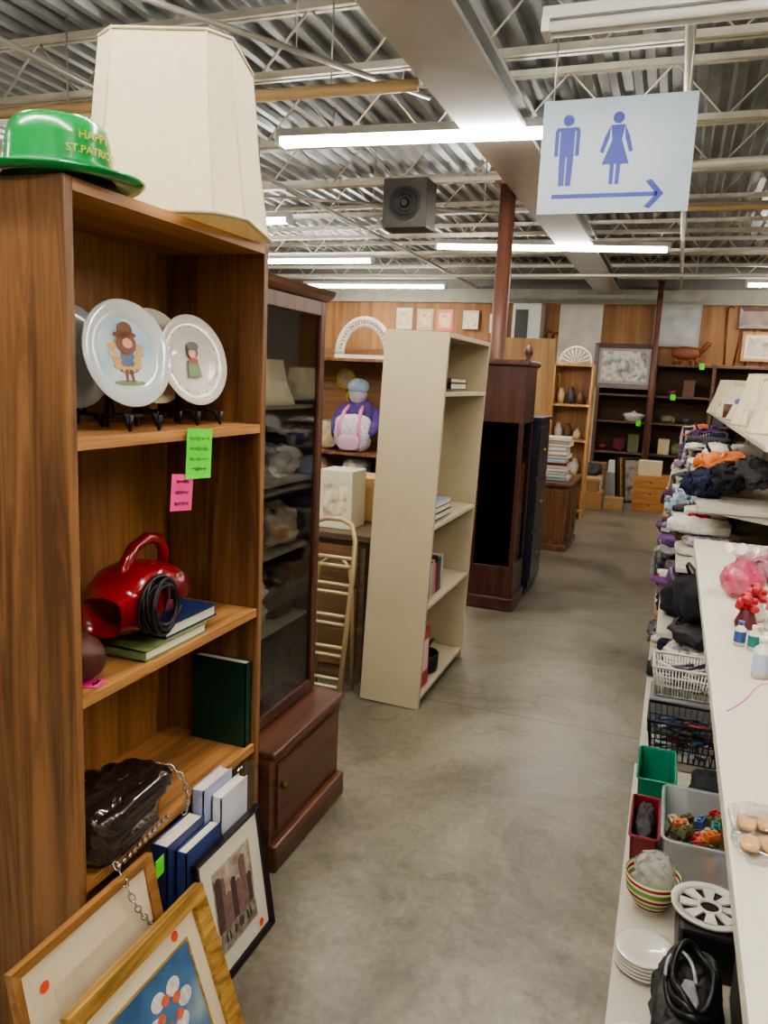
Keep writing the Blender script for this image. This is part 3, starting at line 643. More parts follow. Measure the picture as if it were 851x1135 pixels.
# ================= display rack
rw=wood('rack_wood',(92,62,38),(140,100,64),'Z',.5)
r=thing('display_rack','brown wooden open display rack full of toys and decor','display rack',(-2.3,5.2,0))
for x in(-2.95,-1.72):
    for y in(5.0,5.4): obj('post',B(x,x+.035,y,y+.035,0,1.7),rw,r)
for z in(.4,.72,.98,1.62): obj('shelf',B(-2.95,-1.685,5.0,5.435,z-.02,z),rw,r)
obj('back_panel',B(-2.95,-1.685,5.436,5.442,.02,1.7),wood('pegboard_brown',(112,78,48),(144,104,66),'X',.6),r)
px=-2.09
r=thing('plush_toy','plush figure in pale blue hat and purple top with white backpack','plush toy',(px,5.12,.981))
wpl=M('white_plush',(196,188,198),.95,bump=.5,scale=60,var=.25); pur=M('purple_plush',(92,72,136),.95,bump=.5,scale=60)
obj('torso',MB().blob((px,5.17,1.12),.26,.16,.22,e=.8,cr=.08,seed=2),pur,r)
obj('head',MB().blob((px,5.15,1.31),.13,.13,.13,e=.95,cr=.03),M('plush_face',(176,168,178),.9),r)
obj('hat',MB().blob((px,5.15,1.375),.15,.15,.11,e=.9,cr=.05,seed=4),M('pale_blue_knit',(150,172,190),.95,bump=.5,scale=60),r)
for s in(-1,1):
    obj('arm',MB().tube([(px+s*.12,5.16,1.28),(px+s*.155,5.13,1.18),(px+s*.12,5.06,1.1)],.035,10),pur,r)
    obj('strap',MB().tube([(px+s*.07,5.015,1.05),(px+s*.075,5.0,1.15),(px+s*.06,5.06,1.26),(px+s*.05,5.15,1.31)],.014,8),M('pink_strap',(216,130,166),.8),r)
obj('backpack',MB().blob((px,5.08,.981),.26,.15,.26,e=.65,cr=.1,seed=7,fr=3),wpl,r)
obj('pocket',MB().blob((px,5.005,.995),.16,.04,.11,e=.6,cr=.06,seed=8),M('pink_plush',(200,160,182),.95),r)
wk=M('white_wicker',(212,204,190),.8,bump=.6,scale=60)
r=thing('wicker_arch','white woven wicker arch ornament standing on the display rack','wicker ornament',(-2.08,5.2,1.621))
for k,(ra,rr) in enumerate(((.2,.02),(.163,.014))):
    obj('arch_hoop',MB().tube([(-2.08+ra*math.cos(t),5.2,1.655+ra*1.2*math.sin(t)) for t in [pi*i/24 for i in range(25)]],rr,10),wk,r)
mb=MB()
for i in range(1,24):
    t=pi*i/24; mb.tube([(-2.08+.163*math.cos(t),5.19,1.655+.163*1.2*math.sin(t)),(-2.08+.2*math.cos(t+.1),5.19,1.655+.2*1.2*math.sin(t+.1))],.006,6)
obj('woven_strands',mb,wk,r)
obj('base_bar',B(-2.29,-1.87,5.17,5.23,1.621,1.65),wk,r)
for x,c,h,z in((-2.5,'red',.22,.981),(-2.33,'beige',.2,.981),(-1.82,'beige',.26,.981),(-2.1,'white',.2,.721),(-1.85,'blue',.18,.721),(-2.4,'beige',.2,.721),(-2.1,'brown',.22,.401),(-1.85,'maroon',.2,.401)):
    cloth(c,x,5.2,z,.17,.2,h,.12,0,'plush_toy' if z==.981 else 'cloth_bundle','toy' if z==.981 else 'fabric',where='on the display rack')
for i,(x,z,rr) in enumerate(((-1.9,1.45,.07),(-1.78,1.42,.05),(-2.3,1.48,.07),(-2.24,1.35,.05),(-1.84,1.3,.05))):
    r=thing('hanging_ornament','small round gold rimmed ornament hanging on the display rack','ornament',(x,5.42,z-rr),group='hanging ornaments on the rack')
    obj('rim',MB().tube([(x+rr*math.cos(t),5.425,z+rr*math.sin(t)) for t in [2*pi*k/20 for k in range(20)]],.008,6,True),gold,r)
    obj('disc',MB().cyl((x,5.425,z),(x,5.433,z),rr,n=20),[wk,cm('brown'),cm('beige'),cm('charcoal'),wk][i],r)
r=thing('candelabra','thin gold three armed candelabra on the display rack','candelabra',(-1.80,5.08,1.621))
obj('stem',MB().lathe([(.0001,0),(.04,0),(.03,.01),(.008,.02),(.006,.2),(.012,.21),(.0001,.22)],16,c=(-1.80,5.08,1.621)),gold,r)
for s in(-1,1): obj('arm',MB().tube([(-1.80,5.08,1.72),(-1.80+s*.03,5.08,1.70),(-1.80+s*.05,5.08,1.73),(-1.80+s*.05,5.08,1.80)],.004,8),gold,r)
# ================= tall dark curio
def curio(x0,x1,y0,y1,H,lab,wz,wy,finial=False,nm='curio_cabinet'):
    r=thing(nm,lab,'cabinet',((x0+x1)/2,(y0+y1)/2,0))
    obj('plinth',B(x0-.015,x1+.015,y0-.015,y1+.015,0,.09),wy,r,bevel=.01)
    obj('lower_case',B(x0,x1,y0,y1,.09,.3),wz,r,bevel=.003)
    for x in(x0,x1-.03):
        for y in(y0,y1-.03): obj('corner_post',B(x,x+.03,y,y+.03,.3,H-.4),wz,r)
    g=glassm('dark_curio_glass',(.6,.58,.56,1),.1)
    obj('glass_pane',B(x0+.03,x1-.03,y0+.008,y0+.012,.3,H-.4),g,r)
    obj('glass_pane',B(x1-.012,x1-.008,y0+.03,y1-.03,.3,H-.4),g,r)
    obj('back_panel',B(x0,x0+.01,y0+.03,y1-.03,.3,H-.4),wz,r)
    obj('rear_panel',B(x0+.03,x1-.03,y1-.01,y1,.3,H-.4),wz,r)
    obj('upper_case',B(x0,x1,y0,y1,H-.4,H-.04),wz,r,bevel=.003)
    obj('cornice',B(x0-.02,x1+.02,y0-.02,y1+.02,H-.04,H),wy,r,bevel=.012)
    for z in(.65,1.0): obj('shelf',B(x0+.01,x1-.012,y0+.03,y1-.012,z-.01,z),wz,r)
    if finial: obj('finial',MB().lathe([(.0001,0),(.03,0),(.012,.02),(.03,.05),(.026,.08),(.008,.1),(.0001,.13)],16,c=(x1-.05,y1-.1,H)),wz,r)
    return r
dmz=wood('mahogany_upright',(52,30,26),(82,48,40),'Z',.3); dmy=wood('mahogany_rail',(54,32,28),(88,52,42),'Y',.3)
curio(-1.2,-.9,5.05,5.42,1.65,'tall dark mahogany curio cabinet with glass sides',dmz,dmy,True)
nvz=wood('ebony_upright',(22,24,34),(38,42,54),'Z',.3)
r=thing('media_cabinet','narrow black wooden cabinet standing behind the mahogany curio','cabinet',(-1.03,5.75,0))
obj('carcass',B(-1.2,-.87,5.5,5.98,.05,1.25),nvz,r,bevel=.004); obj('plinth',B(-1.18,-.89,5.52,5.96,0,.05),nvz,r)
obj('top_panel',B(-1.22,-.855,5.48,6.0,1.25,1.275),nvz,r,bevel=.004)
for z in(.1,.48,.86):
    d=obj('drawer',B(-.87,-.862,5.53,5.95,z,z+.35),nvz,r,bevel=.003); obj('knob',MB().cyl((-.862,5.74,z+.18),(-.845,5.74,z+.18),.01,n=10),gold,d)
cwz=wood('carved_oak_dark',(76,48,30),(120,80,50),'Z',.4)
r=thing('sideboard','brown carved wooden sideboard with panelled doors in the aisle','sideboard',(-1.1,7.5,0))
obj('carcass',B(-1.42,-.83,7.2,7.85,.06,.6),cwz,r,bevel=.004); obj('plinth',B(-1.44,-.81,7.18,7.87,0,.06),cwz,r,bevel=.008)
obj('top_panel',B(-1.45,-.8,7.17,7.88,.6,.635),cwz,r,bevel=.008)
for y in(7.23,7.54):
    d=obj('door',B(-.83,-.815,y,y+.28,.09,.57),cwz,r,bevel=.004); obj('carved_panel',B(-.815,-.808,y+.05,y+.23,.15,.51),cwz,d,bevel=.004)
for x in(-1.38,-1.1): obj('end_panel',B(x,x+.24,7.19,7.2,.1,.56),cwz,r,bevel=.004)
random.seed(11); z=.636
for i in range(13):
    h=random.choice((.025,.03,.04)); dx=random.uniform(-.02,.02); c=random.choice(('white','white','beige','pale blue','white','red'))
    book('book',f'{c} covered large book in a stack on the carved sideboard',-1.15+dx,-.88+dx,7.3+dx,7.62+dx,z,z+h-.001,cov(c),group='book stack on the sideboard'); z+=h
z=.636
for i in range(9):
    h=random.choice((.025,.03,.04)); dx=random.uniform(-.015,.015); c=random.choice(('white','beige','brown','white'))
    book('book',f'{c} covered book in a second stack on the carved sideboard',-1.42+dx,-1.2+dx,7.3,7.58,z,z+h-.001,cov(c),group='second book stack on the sideboard'); z+=h
tp=wood('tan_plywood',(150,112,70),(186,146,98),'Z',.5,.4)
r=thing('partition_board','tall tan plywood partition board standing beside the column','partition',(-1.55,8.5,0))
obj('board',B(-1.85,-1.24,8.48,8.51,.0,1.98),tp,r,bevel=.003); obj('foot',B(-1.8,-1.76,8.35,8.64,0,.05),tp,r); obj('foot',B(-1.34,-1.3,8.35,8.64,0,.05),tp,r)
lw=wood('light_oak_case',(150,108,64),(190,146,94),'Z',.45)
r=thing('bookcase','narrow light oak bookcase holding dishes near the rear','bookcase',(-1.12,9.3,0))
for x in(-1.34,-.92): obj('side_panel',B(x,x+.025,9.15,9.45,0,1.75),lw,r)
for z in(.1,.5,.9,1.3,1.75): obj('shelf',B(-1.315,-.92,9.15,9.45,z-.025,z),lw,r)
obj('back_panel',B(-1.315,-.92,9.45,9.456,0,1.75),lw,r)
r=thing('fan_ornament','white openwork half round ornament on the light oak bookcase','ornament',(-1.12,9.3,1.751))
obj('rim',MB().tube([(-1.12+.18*math.cos(t),9.3,1.76+.18*math.sin(t)) for t in [pi*i/20 for i in range(21)]],.012,8),wk,r)
mb=MB()
for i in range(1,10):
    t=pi*i/10; mb.tube([(-1.12,9.3,1.755),(-1.12+.18*math.cos(t),9.3,1.76+.18*math.sin(t))],.006,6)
obj('spokes',mb,wk,r)
random.seed(13)
for z in(.101,.501,.901,1.301):
    for x in(-1.25,-1.14,-1.03):
        c=random.choice(('white','beige','brown','charcoal')); rr=random.uniform(.03,.05); h=random.uniform(.1,.22)
        r=thing('jar',f'small {c} ceramic jar on the light oak bookcase','jar',(x,9.28,z),group='jars on the light oak bookcase')
        obj('jar_body',MB().lathe([(.0001,0),(rr*.7,0),(rr,h*.25),(rr,h*.6),(rr*.6,h*.75),(rr*.6,h*.85)],16,c=(x,9.28,z)),cov(c),r)
        obj('lid',MB().lathe([(rr*.65,h*.85),(rr*.65,h*.9),(.01,h*.94),(.0001,h)],16,c=(x,9.28,z)),cov(c),r)
# ================= rear wall
dsh=wood('dark_shelf_wood',(66,44,32),(104,72,50),'X',.5)
r=thing('wall_shelf','long dark wooden shelving unit along the rear wall','shelving',(-.4,12.7,0))
for x in(-1.16,-.36,.45,1.3): obj('upright',B(x,x+.05,12.45,12.94,0,1.9),dsh,r)
for z in(.15,.55,1.02,1.42,1.88): obj('shelf',B(-1.11,1.3,12.46,12.93,z-.03,z) ,dsh,r)
obj('back_panel',B(-1.11,1.3,12.94,12.96,.1,1.88),M('dark_brown_back',(82,58,42),.8),r)  # plain dark brown back panel
random.seed(5)
for z in(.151,.551,1.021,1.421):
    x=-1.02
    while x<1.1:
        c=random.choice(('beige','charcoal','brown','maroon','brown','olive','white','black')); k=random.random()
        if not(-.46<x<-.26 or .35<x<.55) and not (z>1.4 and x<-.3) and not (z==1.021 and x<-.35):
            if k<.3:
                s=thing('bowl',f'{c} ceramic bowl on the rear wall shelf','bowl',(x,12.65,z),group='dishes on the rear shelf')
                obj('bowl_body',MB().lathe([(.0001,0),(.04,0),(.05,.01),(.09,.08),(.086,.08),(.045,.014),(.0001,.01)],20,c=(x,12.65,z)),cov(c),s)
                obj('foot_ring',MB().lathe([(.042,-.0),(.045,.006)],20,c=(x,12.65,z)),cov(c),s)
            elif k<.65: carton(f'{c} box stored on the rear wall shelf',x-.08,x+.08,12.55,12.75,z,z+random.uniform(.1,.28),CN[c],group='boxes on the rear shelf')
            else: cloth(c,x,12.65,z,.2,.2,random.uniform(.1,.22),.1,1,'cloth_bundle','fabric',where='on the rear wall shelf')
        x+=random.uniform(.19,.26)
r=thing('casserole_dish','white oval casserole dish with lid on the rear wall shelf','dish',(-.58,12.62,1.021))
obj('dish_body',MB().lathe([(.0001,0),(.12,0),(.16,.08),(.165,.085)],24,c=(-.58,12.62,1.021),sy=.7),porc,r); obj('lid',MB().lathe([(.165,.085),(.15,.11),(.03,.13),(.02,.15),(.0001,.155)],24,c=(-.58,12.62,1.021),sy=.7),porc,r)
RZ=(0,0,-pi/2)
frame('picture_frame','dark framed landscape picture on the rear shelving',(-.78,12.43,1.5),RZ,.88,.66,.07,dmy,M('dusky_mat',(150,146,140),.6),artm('rear_landscape',[(80,90,92),(150,148,142),(210,204,196),(150,110,100)],9),.04)
frame('picture_frame','silver grey framed picture hanging on the rear wall',(-.1,12.93,2.16),RZ,.66,.66,.03,M('silver_frame',(150,150,146),.4),M('grey_mat',(160,160,156),.6),artm('grey_scene',[(136,138,136),(160,162,158),(176,174,166)],4),.05)
frame('picture_frame','pale wide framed picture on the rear wall',(1.2,12.93,1.98),RZ,.75,.42,.04,lw,matw,artm('pale_wide',[(140,120,96),(206,196,176),(160,150,130)],8),.04)
frame('picture_frame','dark brown framed picture on the rear wall',(1.1,12.93,2.45),RZ,.7,.3,.05,dmy,None,artm('brownish',[(60,40,28),(110,80,56),(140,110,80)],5),.0)
frame('picture_frame','dark framed picture on the rear wall',(-2.3,12.93,1.4),RZ,.5,.6,.04,blkf,matw,artm('rear_landscape2',[(90,84,76),(150,130,110),(200,190,170)],5),.04)
frame('picture_frame','gold framed picture on the rear wall',(-4.3,12.93,1.9),RZ,.5,.4,.04,goldf,matc,artm('rear_l3',[(90,104,76),(150,130,110),(200,190,170)],7),.03)
for x,z,c in((-2.85,2.3,'white'),(-3.3,2.35,'white')):
    frame('picture_frame',f'small {c} framed print on the rear wall',(x,12.93,z),RZ,.26,.3,.03,cov(c),None,artm('small_'+c,[(200,180,140),(226,214,190),(150,130,100)],14),.0)
r=thing('wall_heater','white and black boxed air unit hung on the rear wall','air unit',(-2.32,12.8,2.1))
obj('casing',B(-2.55,-2.1,12.6,12.99,2.1,2.75),whitep,r,bevel=.01); obj('grille',B(-2.5,-2.3,12.59,12.6,2.2,2.65),blk,r)
cwd=M('carved_wood',(120,66,36),.5)
r=thing('carved_ornament','carved brown wooden animal ornament on the rear shelving','ornament',(.05,12.6,1.881))
ox=-.18
obj('body',MB().blob((.25+ox,12.6,1.95),.42,.12,.2,e=.9,cr=.06,seed=6),cwd,r)
for x in(.1,.18,.33,.4): obj('leg',MB().cyl((x+ox,12.6,1.881),(x+ox,12.6,2.0),.018,.028,n=10),cwd,r)
obj('neck',MB().tube([(.42+ox,12.6,2.06),(.5+ox,12.6,2.14),(.53+ox,12.6,2.2),(.58+ox,12.6,2.18)],.035,10),cwd,r)
for x,y,z in((-.05,12.4595,1.405),(-.5,12.4595,1.0),(.3,12.4595,1.865),(-1.62,12.8795,1.8),(-2.9,12.9995,2.15)):
    note('price_note',(x,y,z),.07,.09,neonG,'small neon green price note taped at the rear shelving',0,0,rz=-pi/2)
for i,(x,t) in enumerate(((-2.05,.12),(-1.98,-.1),(.75,.1),(.62,-.05),(.9,.15))):
    r=thing('walking_stick','thin brown wooden walking stick hung on the rear wall','walking stick',(x,12.98,1.5 if i<2 else 1.92),(0,t,0))
    obj('shaft',MB().tube([(0,0,0),(0,0,.75)],.014,8),cwd,r,local=True); obj('handle',MB().tube([(0,0,.75),(.01,0,.82),(.05,0,.85),(.09,0,.82)],.016,8),cwd,r,local=True)
cb=(164,124,80)
carton('open brown cardboard box on the floor near the rear',-1.05,-.75,9.9,10.25,0,.22,cb); carton('small brown cardboard box on the floor near the rear',-.72,-.5,10.1,10.35,0,.14,(176,140,98))
carton('brown cardboard box stacked on another box',-1.02,-.8,9.95,10.2,.221,.36,(150,112,74)); carton('beige carton on the floor near the shelves',-1.1,-.85,11.0,11.3,0,.3,(190,170,138))
carton('grey carton on the floor near the rear shelves',-.82,-.58,11.3,11.6,0,.34,(150,148,140)); carton('white carton on top of the grey carton',-.8,-.62,11.35,11.55,.341,.5,(200,196,186)); carton('brown carton on the floor by the dark shelves',-1.12,-.86,11.7,12.0,0,.42,(140,104,70))
cloth('white',-.95,10.7,0,.3,.3,.18,.2,0,'plastic_bag','bag',where='on the floor near the rear',fr=4,e=.8); cloth('charcoal',-.97,11.14,.301,.22,.22,.16,.15,0,'cloth_bundle','fabric',where='on a floor carton',e=.8)
r=thing('small_chest','small honey coloured wooden chest of drawers on the floor','chest of drawers',(-.17,10.4,0))
hz=wood('honey_pine',(150,100,54),(186,132,76),'X',.4)
obj('carcass',B(-.4,.02,10.25,10.6,.0,.44),hz,r,bevel=.004)
for z in(.03,.17,.31):
    d=obj('drawer',B(-.38,0,10.24,10.25,z,z+.11),hz,r,bevel=.003); obj('knob',MB().cyl((-.19,10.24,z+.055),(-.19,10.22,z+.055),.012,n=10),dmz,d)
carton('cream carton sitting on the honey wooden chest',-.36,-.08,10.3,10.55,.441,.62,(196,180,150))
for i in range(4):
    frame('picture_frame','dark frame leaning with others on the floor near the rear',(-.52+.035*i,10.95-.02*i,.0),(0,-.15,-.9),.3,.6,.03,[blkf,dmy,goldf,blkf][i],None,artm('lean_art%d'%i,[(50,50,60),(150,140,130),(90,70,60)],8),.0,group='frames leaning near the rear')
# ================= right shelving
shm=M('white_powder_coat',(198,192,176),.4,var=.06,scale=3)
gx=.105
r=thing('store_shelving','white metal store shelving unit with deep base deck','store shelving',(.35,1.7,0))
obj('base_deck',B(-.01,.62,.5,2.88,.11,.14),shm,r,bevel=.003)
obj('kick_plate',B(.01,.6,.52,2.86,0,.11),shm,r)
obj('back_panel',B(.62,.64,.5,2.88,0,1.4),shm,r)
for y in(.5,2.86): obj('upright',B(.59,.62,y,y+.02,.14,1.4),shm,r)
obj('upper_shelf',B(gx,.6,.5,2.88,.975,1.0),shm,r,bevel=.003)
for y in(.52,1.28,2.05,2.84): obj('bracket',MB().prism([(gx+.04,y,.974),(.6,y,.974),(.6,y,.84)],(0,.004,0)),shm,r)
r=thing('store_shelving','white metal store shelving filled with folded clothing','store shelving',(.4,5.5,0))
obj('base_deck',B(.0,.7,2.95,8.3,.11,.14),shm,r,bevel=.003); obj('kick_plate',B(.03,.68,2.97,8.28,0,.11),shm,r)
obj('back_panel',B(.7,.72,2.95,8.3,0,1.45),shm,r)
for (z,x) in((.45,.02),(.75,.07),(1.02,.13),(1.33,.3)):
    obj('shelf',B(x,.69,3.55 if z<1.1 else 2.95,8.3,z-.022,z),shm,r,bevel=.003)
    for y in(3.56,5.0,6.6,8.27): obj('bracket',MB().prism([(x+.05,y,z-.0225),(.69,y,z-.0225),(.69,y,z-.09)],(0,.004,0)),shm,r)
for y in(2.95,5.0,6.6,8.28): obj('upright',B(.66,.69,y,y+.02,.14,1.45),shm,r)
WHR='on the white shelving'
GRP='soft goods piled on the shelving'
def drape(c,x,y,z,w_,d_,hang,mt=None):
    cn[0]+=1; mb=MB(); nu,nv=26,22; vs=[]; sd=cn[0]*2.3; t=.008
    for s_ in(0,1):
        for j in range(nv):
            v=j/(nv-1)
            for i in range(nu):
                u=i/(nu-1); yy=y-d_/2+d_*u+ .02*math.sin(v*5+sd); L=w_+hang; q=v*L
                if q<w_: xx=x+w_-q; zq=z+.02+.012*noise.noise(Vector((u*5,v*5,sd)))
                else: xx=x-.012-.012*math.sin(u*17+sd)*(q-w_)/hang; zq=z+.015-(q-w_)
                zq+=.03*noise.noise(Vector((u*3,v*3,sd+5)))*(1 if q<w_ else .5)
                if q>=w_: zq+=.03*math.sin(u*6+sd)*(q-w_)/hang
                vs.append((xx+(t*s_ if q>=w_ else 0),yy,zq-(t*s_ if q<w_ else 0)))
    n0=nu*nv; fs=[]
    for j in range(nv-1):
        for i in range(nu-1):
            a=j*nu+i; fs.append((a,a+1,a+nu+1,a+nu)); fs.append((n0+a,n0+a+nu,n0+a+nu+1,n0+a+1))
    for i in range(nu-1):
        fs.append((i,n0+i,n0+i+1,i+1)); b=(nv-1)*nu+i; fs.append((b,b+1,n0+b+1,n0+b))
    for j in range(nv-1):
        a=j*nu; fs.append((a,a+nu,n0+a+nu,n0+a)); b=a+nu-1; fs.append((b,n0+b,n0+b+nu,b+nu))
    mb.add(vs,fs,True)
    return obj('draped_cloth',mb,mt or cm(c),label=f'{c} cloth draped over the shelf edge among clothes',cat='clothing',group=GRP)
def tote(c,x,y,z,w_,d_,h,rz=0,c2='black'):
    r=thing('tote_bag',f'soft {c} fabric bag with handles {WHR}','bag',(x,y,z),(0,0,rz),group='bags on the shelving')
    cn[0]+=1
    obj('bag_body',MB().blob((0,0,0),w_,d_,h,e=.6,cr=.09,seed=cn[0],fr=2.5,nu=36,nv=18),cm(c),r,local=True)
    for s in(-1,1): obj('handle',MB().tube([(s*w_*.2,-d_*.22,h*.9),(s*w_*.24-.02,-d_*.15,h+.03),(s*w_*.24-.03,0,h+.05),(s*w_*.24-.02,d_*.15,h+.03),(s*w_*.2,d_*.22,h*.9)],.007,8),cm(c2),r,local=True)
def shoe(c,x,y,z,rz=0,s=1.,sole='white'):
    r=thing('sneaker',f'{c} lace up sneaker {WHR}','shoe',(x,y,z),(0,0,rz),group='shoes on the shelving')
    L=.26*s; secs=[(-.5,.032,.03,.09),(-.42,.038,.0,.10),(-.2,.036,.0,.095),(.0,.038,.0,.07),(.2,.045,.0,.05),(.4,.04,.0,.042),(.5,.02,.0,.03)]
    vs=[];n=14
    for (t,hw,_,h) in secs:
        for i in range(n):
            a=2*pi*i/n; vs.append((t*L,hw*s*math.cos(a),.02+(h*s)*max(0,(math.sin(a)*.5+.5))))
    mb=MB().add(vs,[(j*n+i,j*n+(i+1)%n,(j+1)*n+(i+1)%n,(j+1)*n+i) for j in range(len(secs)-1) for i in range(n)]+[tuple(range(n)),tuple((len(secs)-1)*n+i for i in reversed(range(n)))],True)
    obj('upper',mb,cm(c),r,local=True)
    so=[(t*L,hw*s*1.12) for t,hw,_,h in secs]; obj('sole',MB().prism([(a,b,0) for a,b in so]+[(a,-b,0) for a,b in reversed(so)],(0,0,.022)),cov(sole),r,local=True)
    mb=MB()
    for k in range(4): mb.tube([(.0+k*.018,-.02*s,.085*s-k*.006),(.0+k*.018,0,.1*s-k*.007),(.0+k*.018,.02*s,.085*s-k*.006)],.003,6)
    obj('laces',mb,cov('white'),r,local=True)
def cap_(c,x,y,z,rz=0):
    r=thing('cap',f'{c} fabric cap with a curved brim {WHR}','hat',(x,y,z),(0,0,rz),group='hats on the shelving')
    obj('crown',MB().lathe([(.088,0),(.09,.02),(.08,.065),(.05,.1),(.01,.112),(.0001,.112)],24),cm(c),r,local=True)
    mb=MB(); vs=[]
    for k in range(2):
        for i in range(13):
            a=-1+2*i/12; vs+= [(.085*math.cos(a),.085*math.sin(a),.006*k),((.085+.07*math.cos(a*1.3))*math.cos(a*.85)+.02,.095*math.sin(a),.006*k-.018*a*a+.005)]
    fs=[]
    for k in range(2):
        for i in range(12):
            b=k*26+i*2; f_=(b,b+1,b+3,b+2); fs.append(f_ if k else tuple(reversed(f_)))
    obj('brim',mb.add(vs,fs,True),cm(c),r,local=True)
    obj('button',MB().blob((0,0,.11),.014,.014,.01,e=1,nu=10,nv=6),cm(c),r,local=True)
def toyjar(c,x,y,z,rr,h):
    r=thing('canister',f'small {c} plastic canister with lid {WHR}','canister',(x,y,z),group='small goods on the shelving')
    obj('canister_body',MB().lathe([(.0001,0),(rr,0),(rr,h*.8),(.0001,h*.8)],18,c=(x,y,z)),cov(c),r)
    obj('lid',MB().lathe([(rr*1.06,h*.8),(rr*1.06,h*.92),(rr*.9,h),(.0001,h)],18,c=(x,y,z)),cov('white' if c!='white' else 'blue'),r)
def smallbasket(c,x,y,z,w_,d_,h):
    r=thing('woven_basket',f'small {c} woven basket {WHR}','basket',(x,y,z),group='baskets on the shelving')
    mb=MB(); n=28; rows_=7; vs=[]
    for j in range(rows_*2):
        v=j/(rows_*2-1); k=.8+.2*v+(.025 if j%2 else -.01)
        for i in range(n):
            a=2*pi*i/n; q=1+(.02 if (i+j//2)%2 else -.02); vs.append((x+w_/2*k*q*math.cos(a),y+d_/2*k*q*math.sin(a),z+h*v))
    J=rows_*2
    mb.add(vs,[(j*n+i,j*n+(i+1)%n,(j+1)*n+(i+1)%n,(j+1)*n+i) for j in range(J-1) for i in range(n)]+[tuple(reversed(range(n)))],False)
    obj('basket_weave',mb,cm(c),r); obj('rim',MB().tube([(x+w_/2*math.cos(2*pi*i/24),y+d_/2*math.sin(2*pi*i/24),z+h) for i in range(24)],.007,8,True),cm(c),r)
seq={.141:(.0,.25,['black','grey','charcoal','navy','white','black','black','denim','grey','maroon','charcoal','white']),
 .451:(-.01,.24,['black','lavender','white','grey','charcoal','navy','grey','white','purple','black','white','beige']),
 .751:(.04,.22,['white','grey','white','beige','pale blue','lavender','purple','white','red','white','navy','white']),
 1.021:(.10,.25,['navy','black','charcoal','navy','maroon','denim','white','charcoal','orange','grey','purple','black'])}
random.seed(21); li=0
pats=[('black','grey'),('navy','white'),('grey','white'),('purple','lavender'),('red','beige'),('blue','pale blue'),('white','lavender'),('brown','beige')]
for z,(x,H_,cs) in seq.items():
    y=3.78; i=0
    while y<8.05:
        c=cs[i%len(cs)]; c2=cs[(i*5+3)%len(cs)]; k=(i*3+li*2)%10; d_=random.uniform(.2,.32); ym=y+d_/2
        mt=patm(*random.choice(pats)) if random.random()<.3 else None
        if k in(0,4):
            n_=random.choice((3,4)); zc=z
            for q in range(n_):
                h=H_*.75/n_*random.uniform(.7,1.2); cc=c if q%2==0 else cs[(i+q+li)%len(cs)]
                cloth(cc,x+.17+random.uniform(-.05,.03),ym+random.uniform(-.02,.02),zc,random.uniform(.24,.33),d_*.92,h,.1,1,group=GRP,mt=mt if q==1 else None,rz=random.uniform(-.25,.25),fr=3,e=.5); zc+=h
        elif k==1:
            cloth(c,x+.19,ym,z,.28,d_*.9,H_*.5,.14,0,'crumpled_garment',group=GRP,mt=mt,rz=random.uniform(-.3,.3),e=.8,fr=3.5); drape(c2,x-.01,ym,z+H_*.55,.24,d_*.8,random.uniform(.08,.14),mt)
        elif k==2:
            tote(c,x+.15,ym,z,.22,d_*.9,H_*.68,random.uniform(-.4,.4),c2)
        elif k==3:
            cloth(c2,x+.19,ym,z,.3,d_,H_*.3,.1,2,group=GRP,mt=mt,fr=3); shoe(random.choice(('white','navy','grey','charcoal')),x+.13,ym-.055,z+H_*.33,pi+random.uniform(-.2,.2)); shoe(random.choice(('white','grey')),x+.15,ym+.055,z+H_*.33,pi+random.uniform(-.2,.2))
        elif k==5:
            cloth(c,x+.18,ym,z,.33,d_,H_*.35,.12,0,'crumpled_garment',group=GRP,mt=mt,e=.8,fr=3.5,rz=random.uniform(-.3,.3)); cap_(c2,x+.14,ym,z+H_*.4,pi+random.uniform(-.8,.8))
        elif k==6:
            for q in range(3):
                cloth(cs[(i+q)%len(cs)],x+.06+.1*q,ym+random.uniform(-.04,.04),z+.03*q,random.uniform(.12,.17),random.uniform(.14,.2),random.uniform(.1,.15),.2,0,'crumpled_garment',group=GRP,rz=random.uniform(0,3),e=.9,fr=4,mt=mt if q==0 else None)
        elif k==7:
            smallbasket(random.choice(('beige','brown','white')),x+.13,ym,z,.25,d_*.9,H_*.45); cloth(c2,x+.13,ym,z+H_*.28,.17,d_*.6,H_*.35,.2,0,'crumpled_garment',group=GRP,e=.8,fr=4)
        elif k==8:
            for q in range(3): toyjar(random.choice(('white','beige','blue','red','grey','teal')),x+.04+.085*q,ym+random.uniform(-.03,.03),z,.035,random.uniform(.08,.16))
            toyjar(random.choice(('white','charcoal','orange')),x+.05,ym-.09,z,.03,.09)
        else:
            carton(f'{c} open topped box {WHR}',x+.0,x+.28,y+.01,y+d_-.01,z,z+H_*.45,CN[c] if c in('white','beige','grey','pale blue') else (178,150,112),group='boxes on the shelving')
            cloth(c2,x+.14,ym,z+H_*.45,.24,d_*.8,H_*.3,.2,0,'crumpled_garment',group=GRP,e=.8,fr=4)
        y+=d_+.01; i+=1
    li+=1
cloth('lavender',.2,3.54,.141,.34,.28,.17,.1,3,where='at the end of the shelving',fr=3)
cloth('grey',.22,3.54,.315,.34,.26,.11,.12,2,where='at the end of the shelving',fr=3,mt=patm('grey','white'))
cloth('charcoal',.22,3.54,.43,.3,.26,.1,.14,0,'crumpled_garment',where='at the end of the shelving',fr=4,e=.8)
tote('black',.2,3.53,.535,.24,.24,.2,.4,'charcoal')
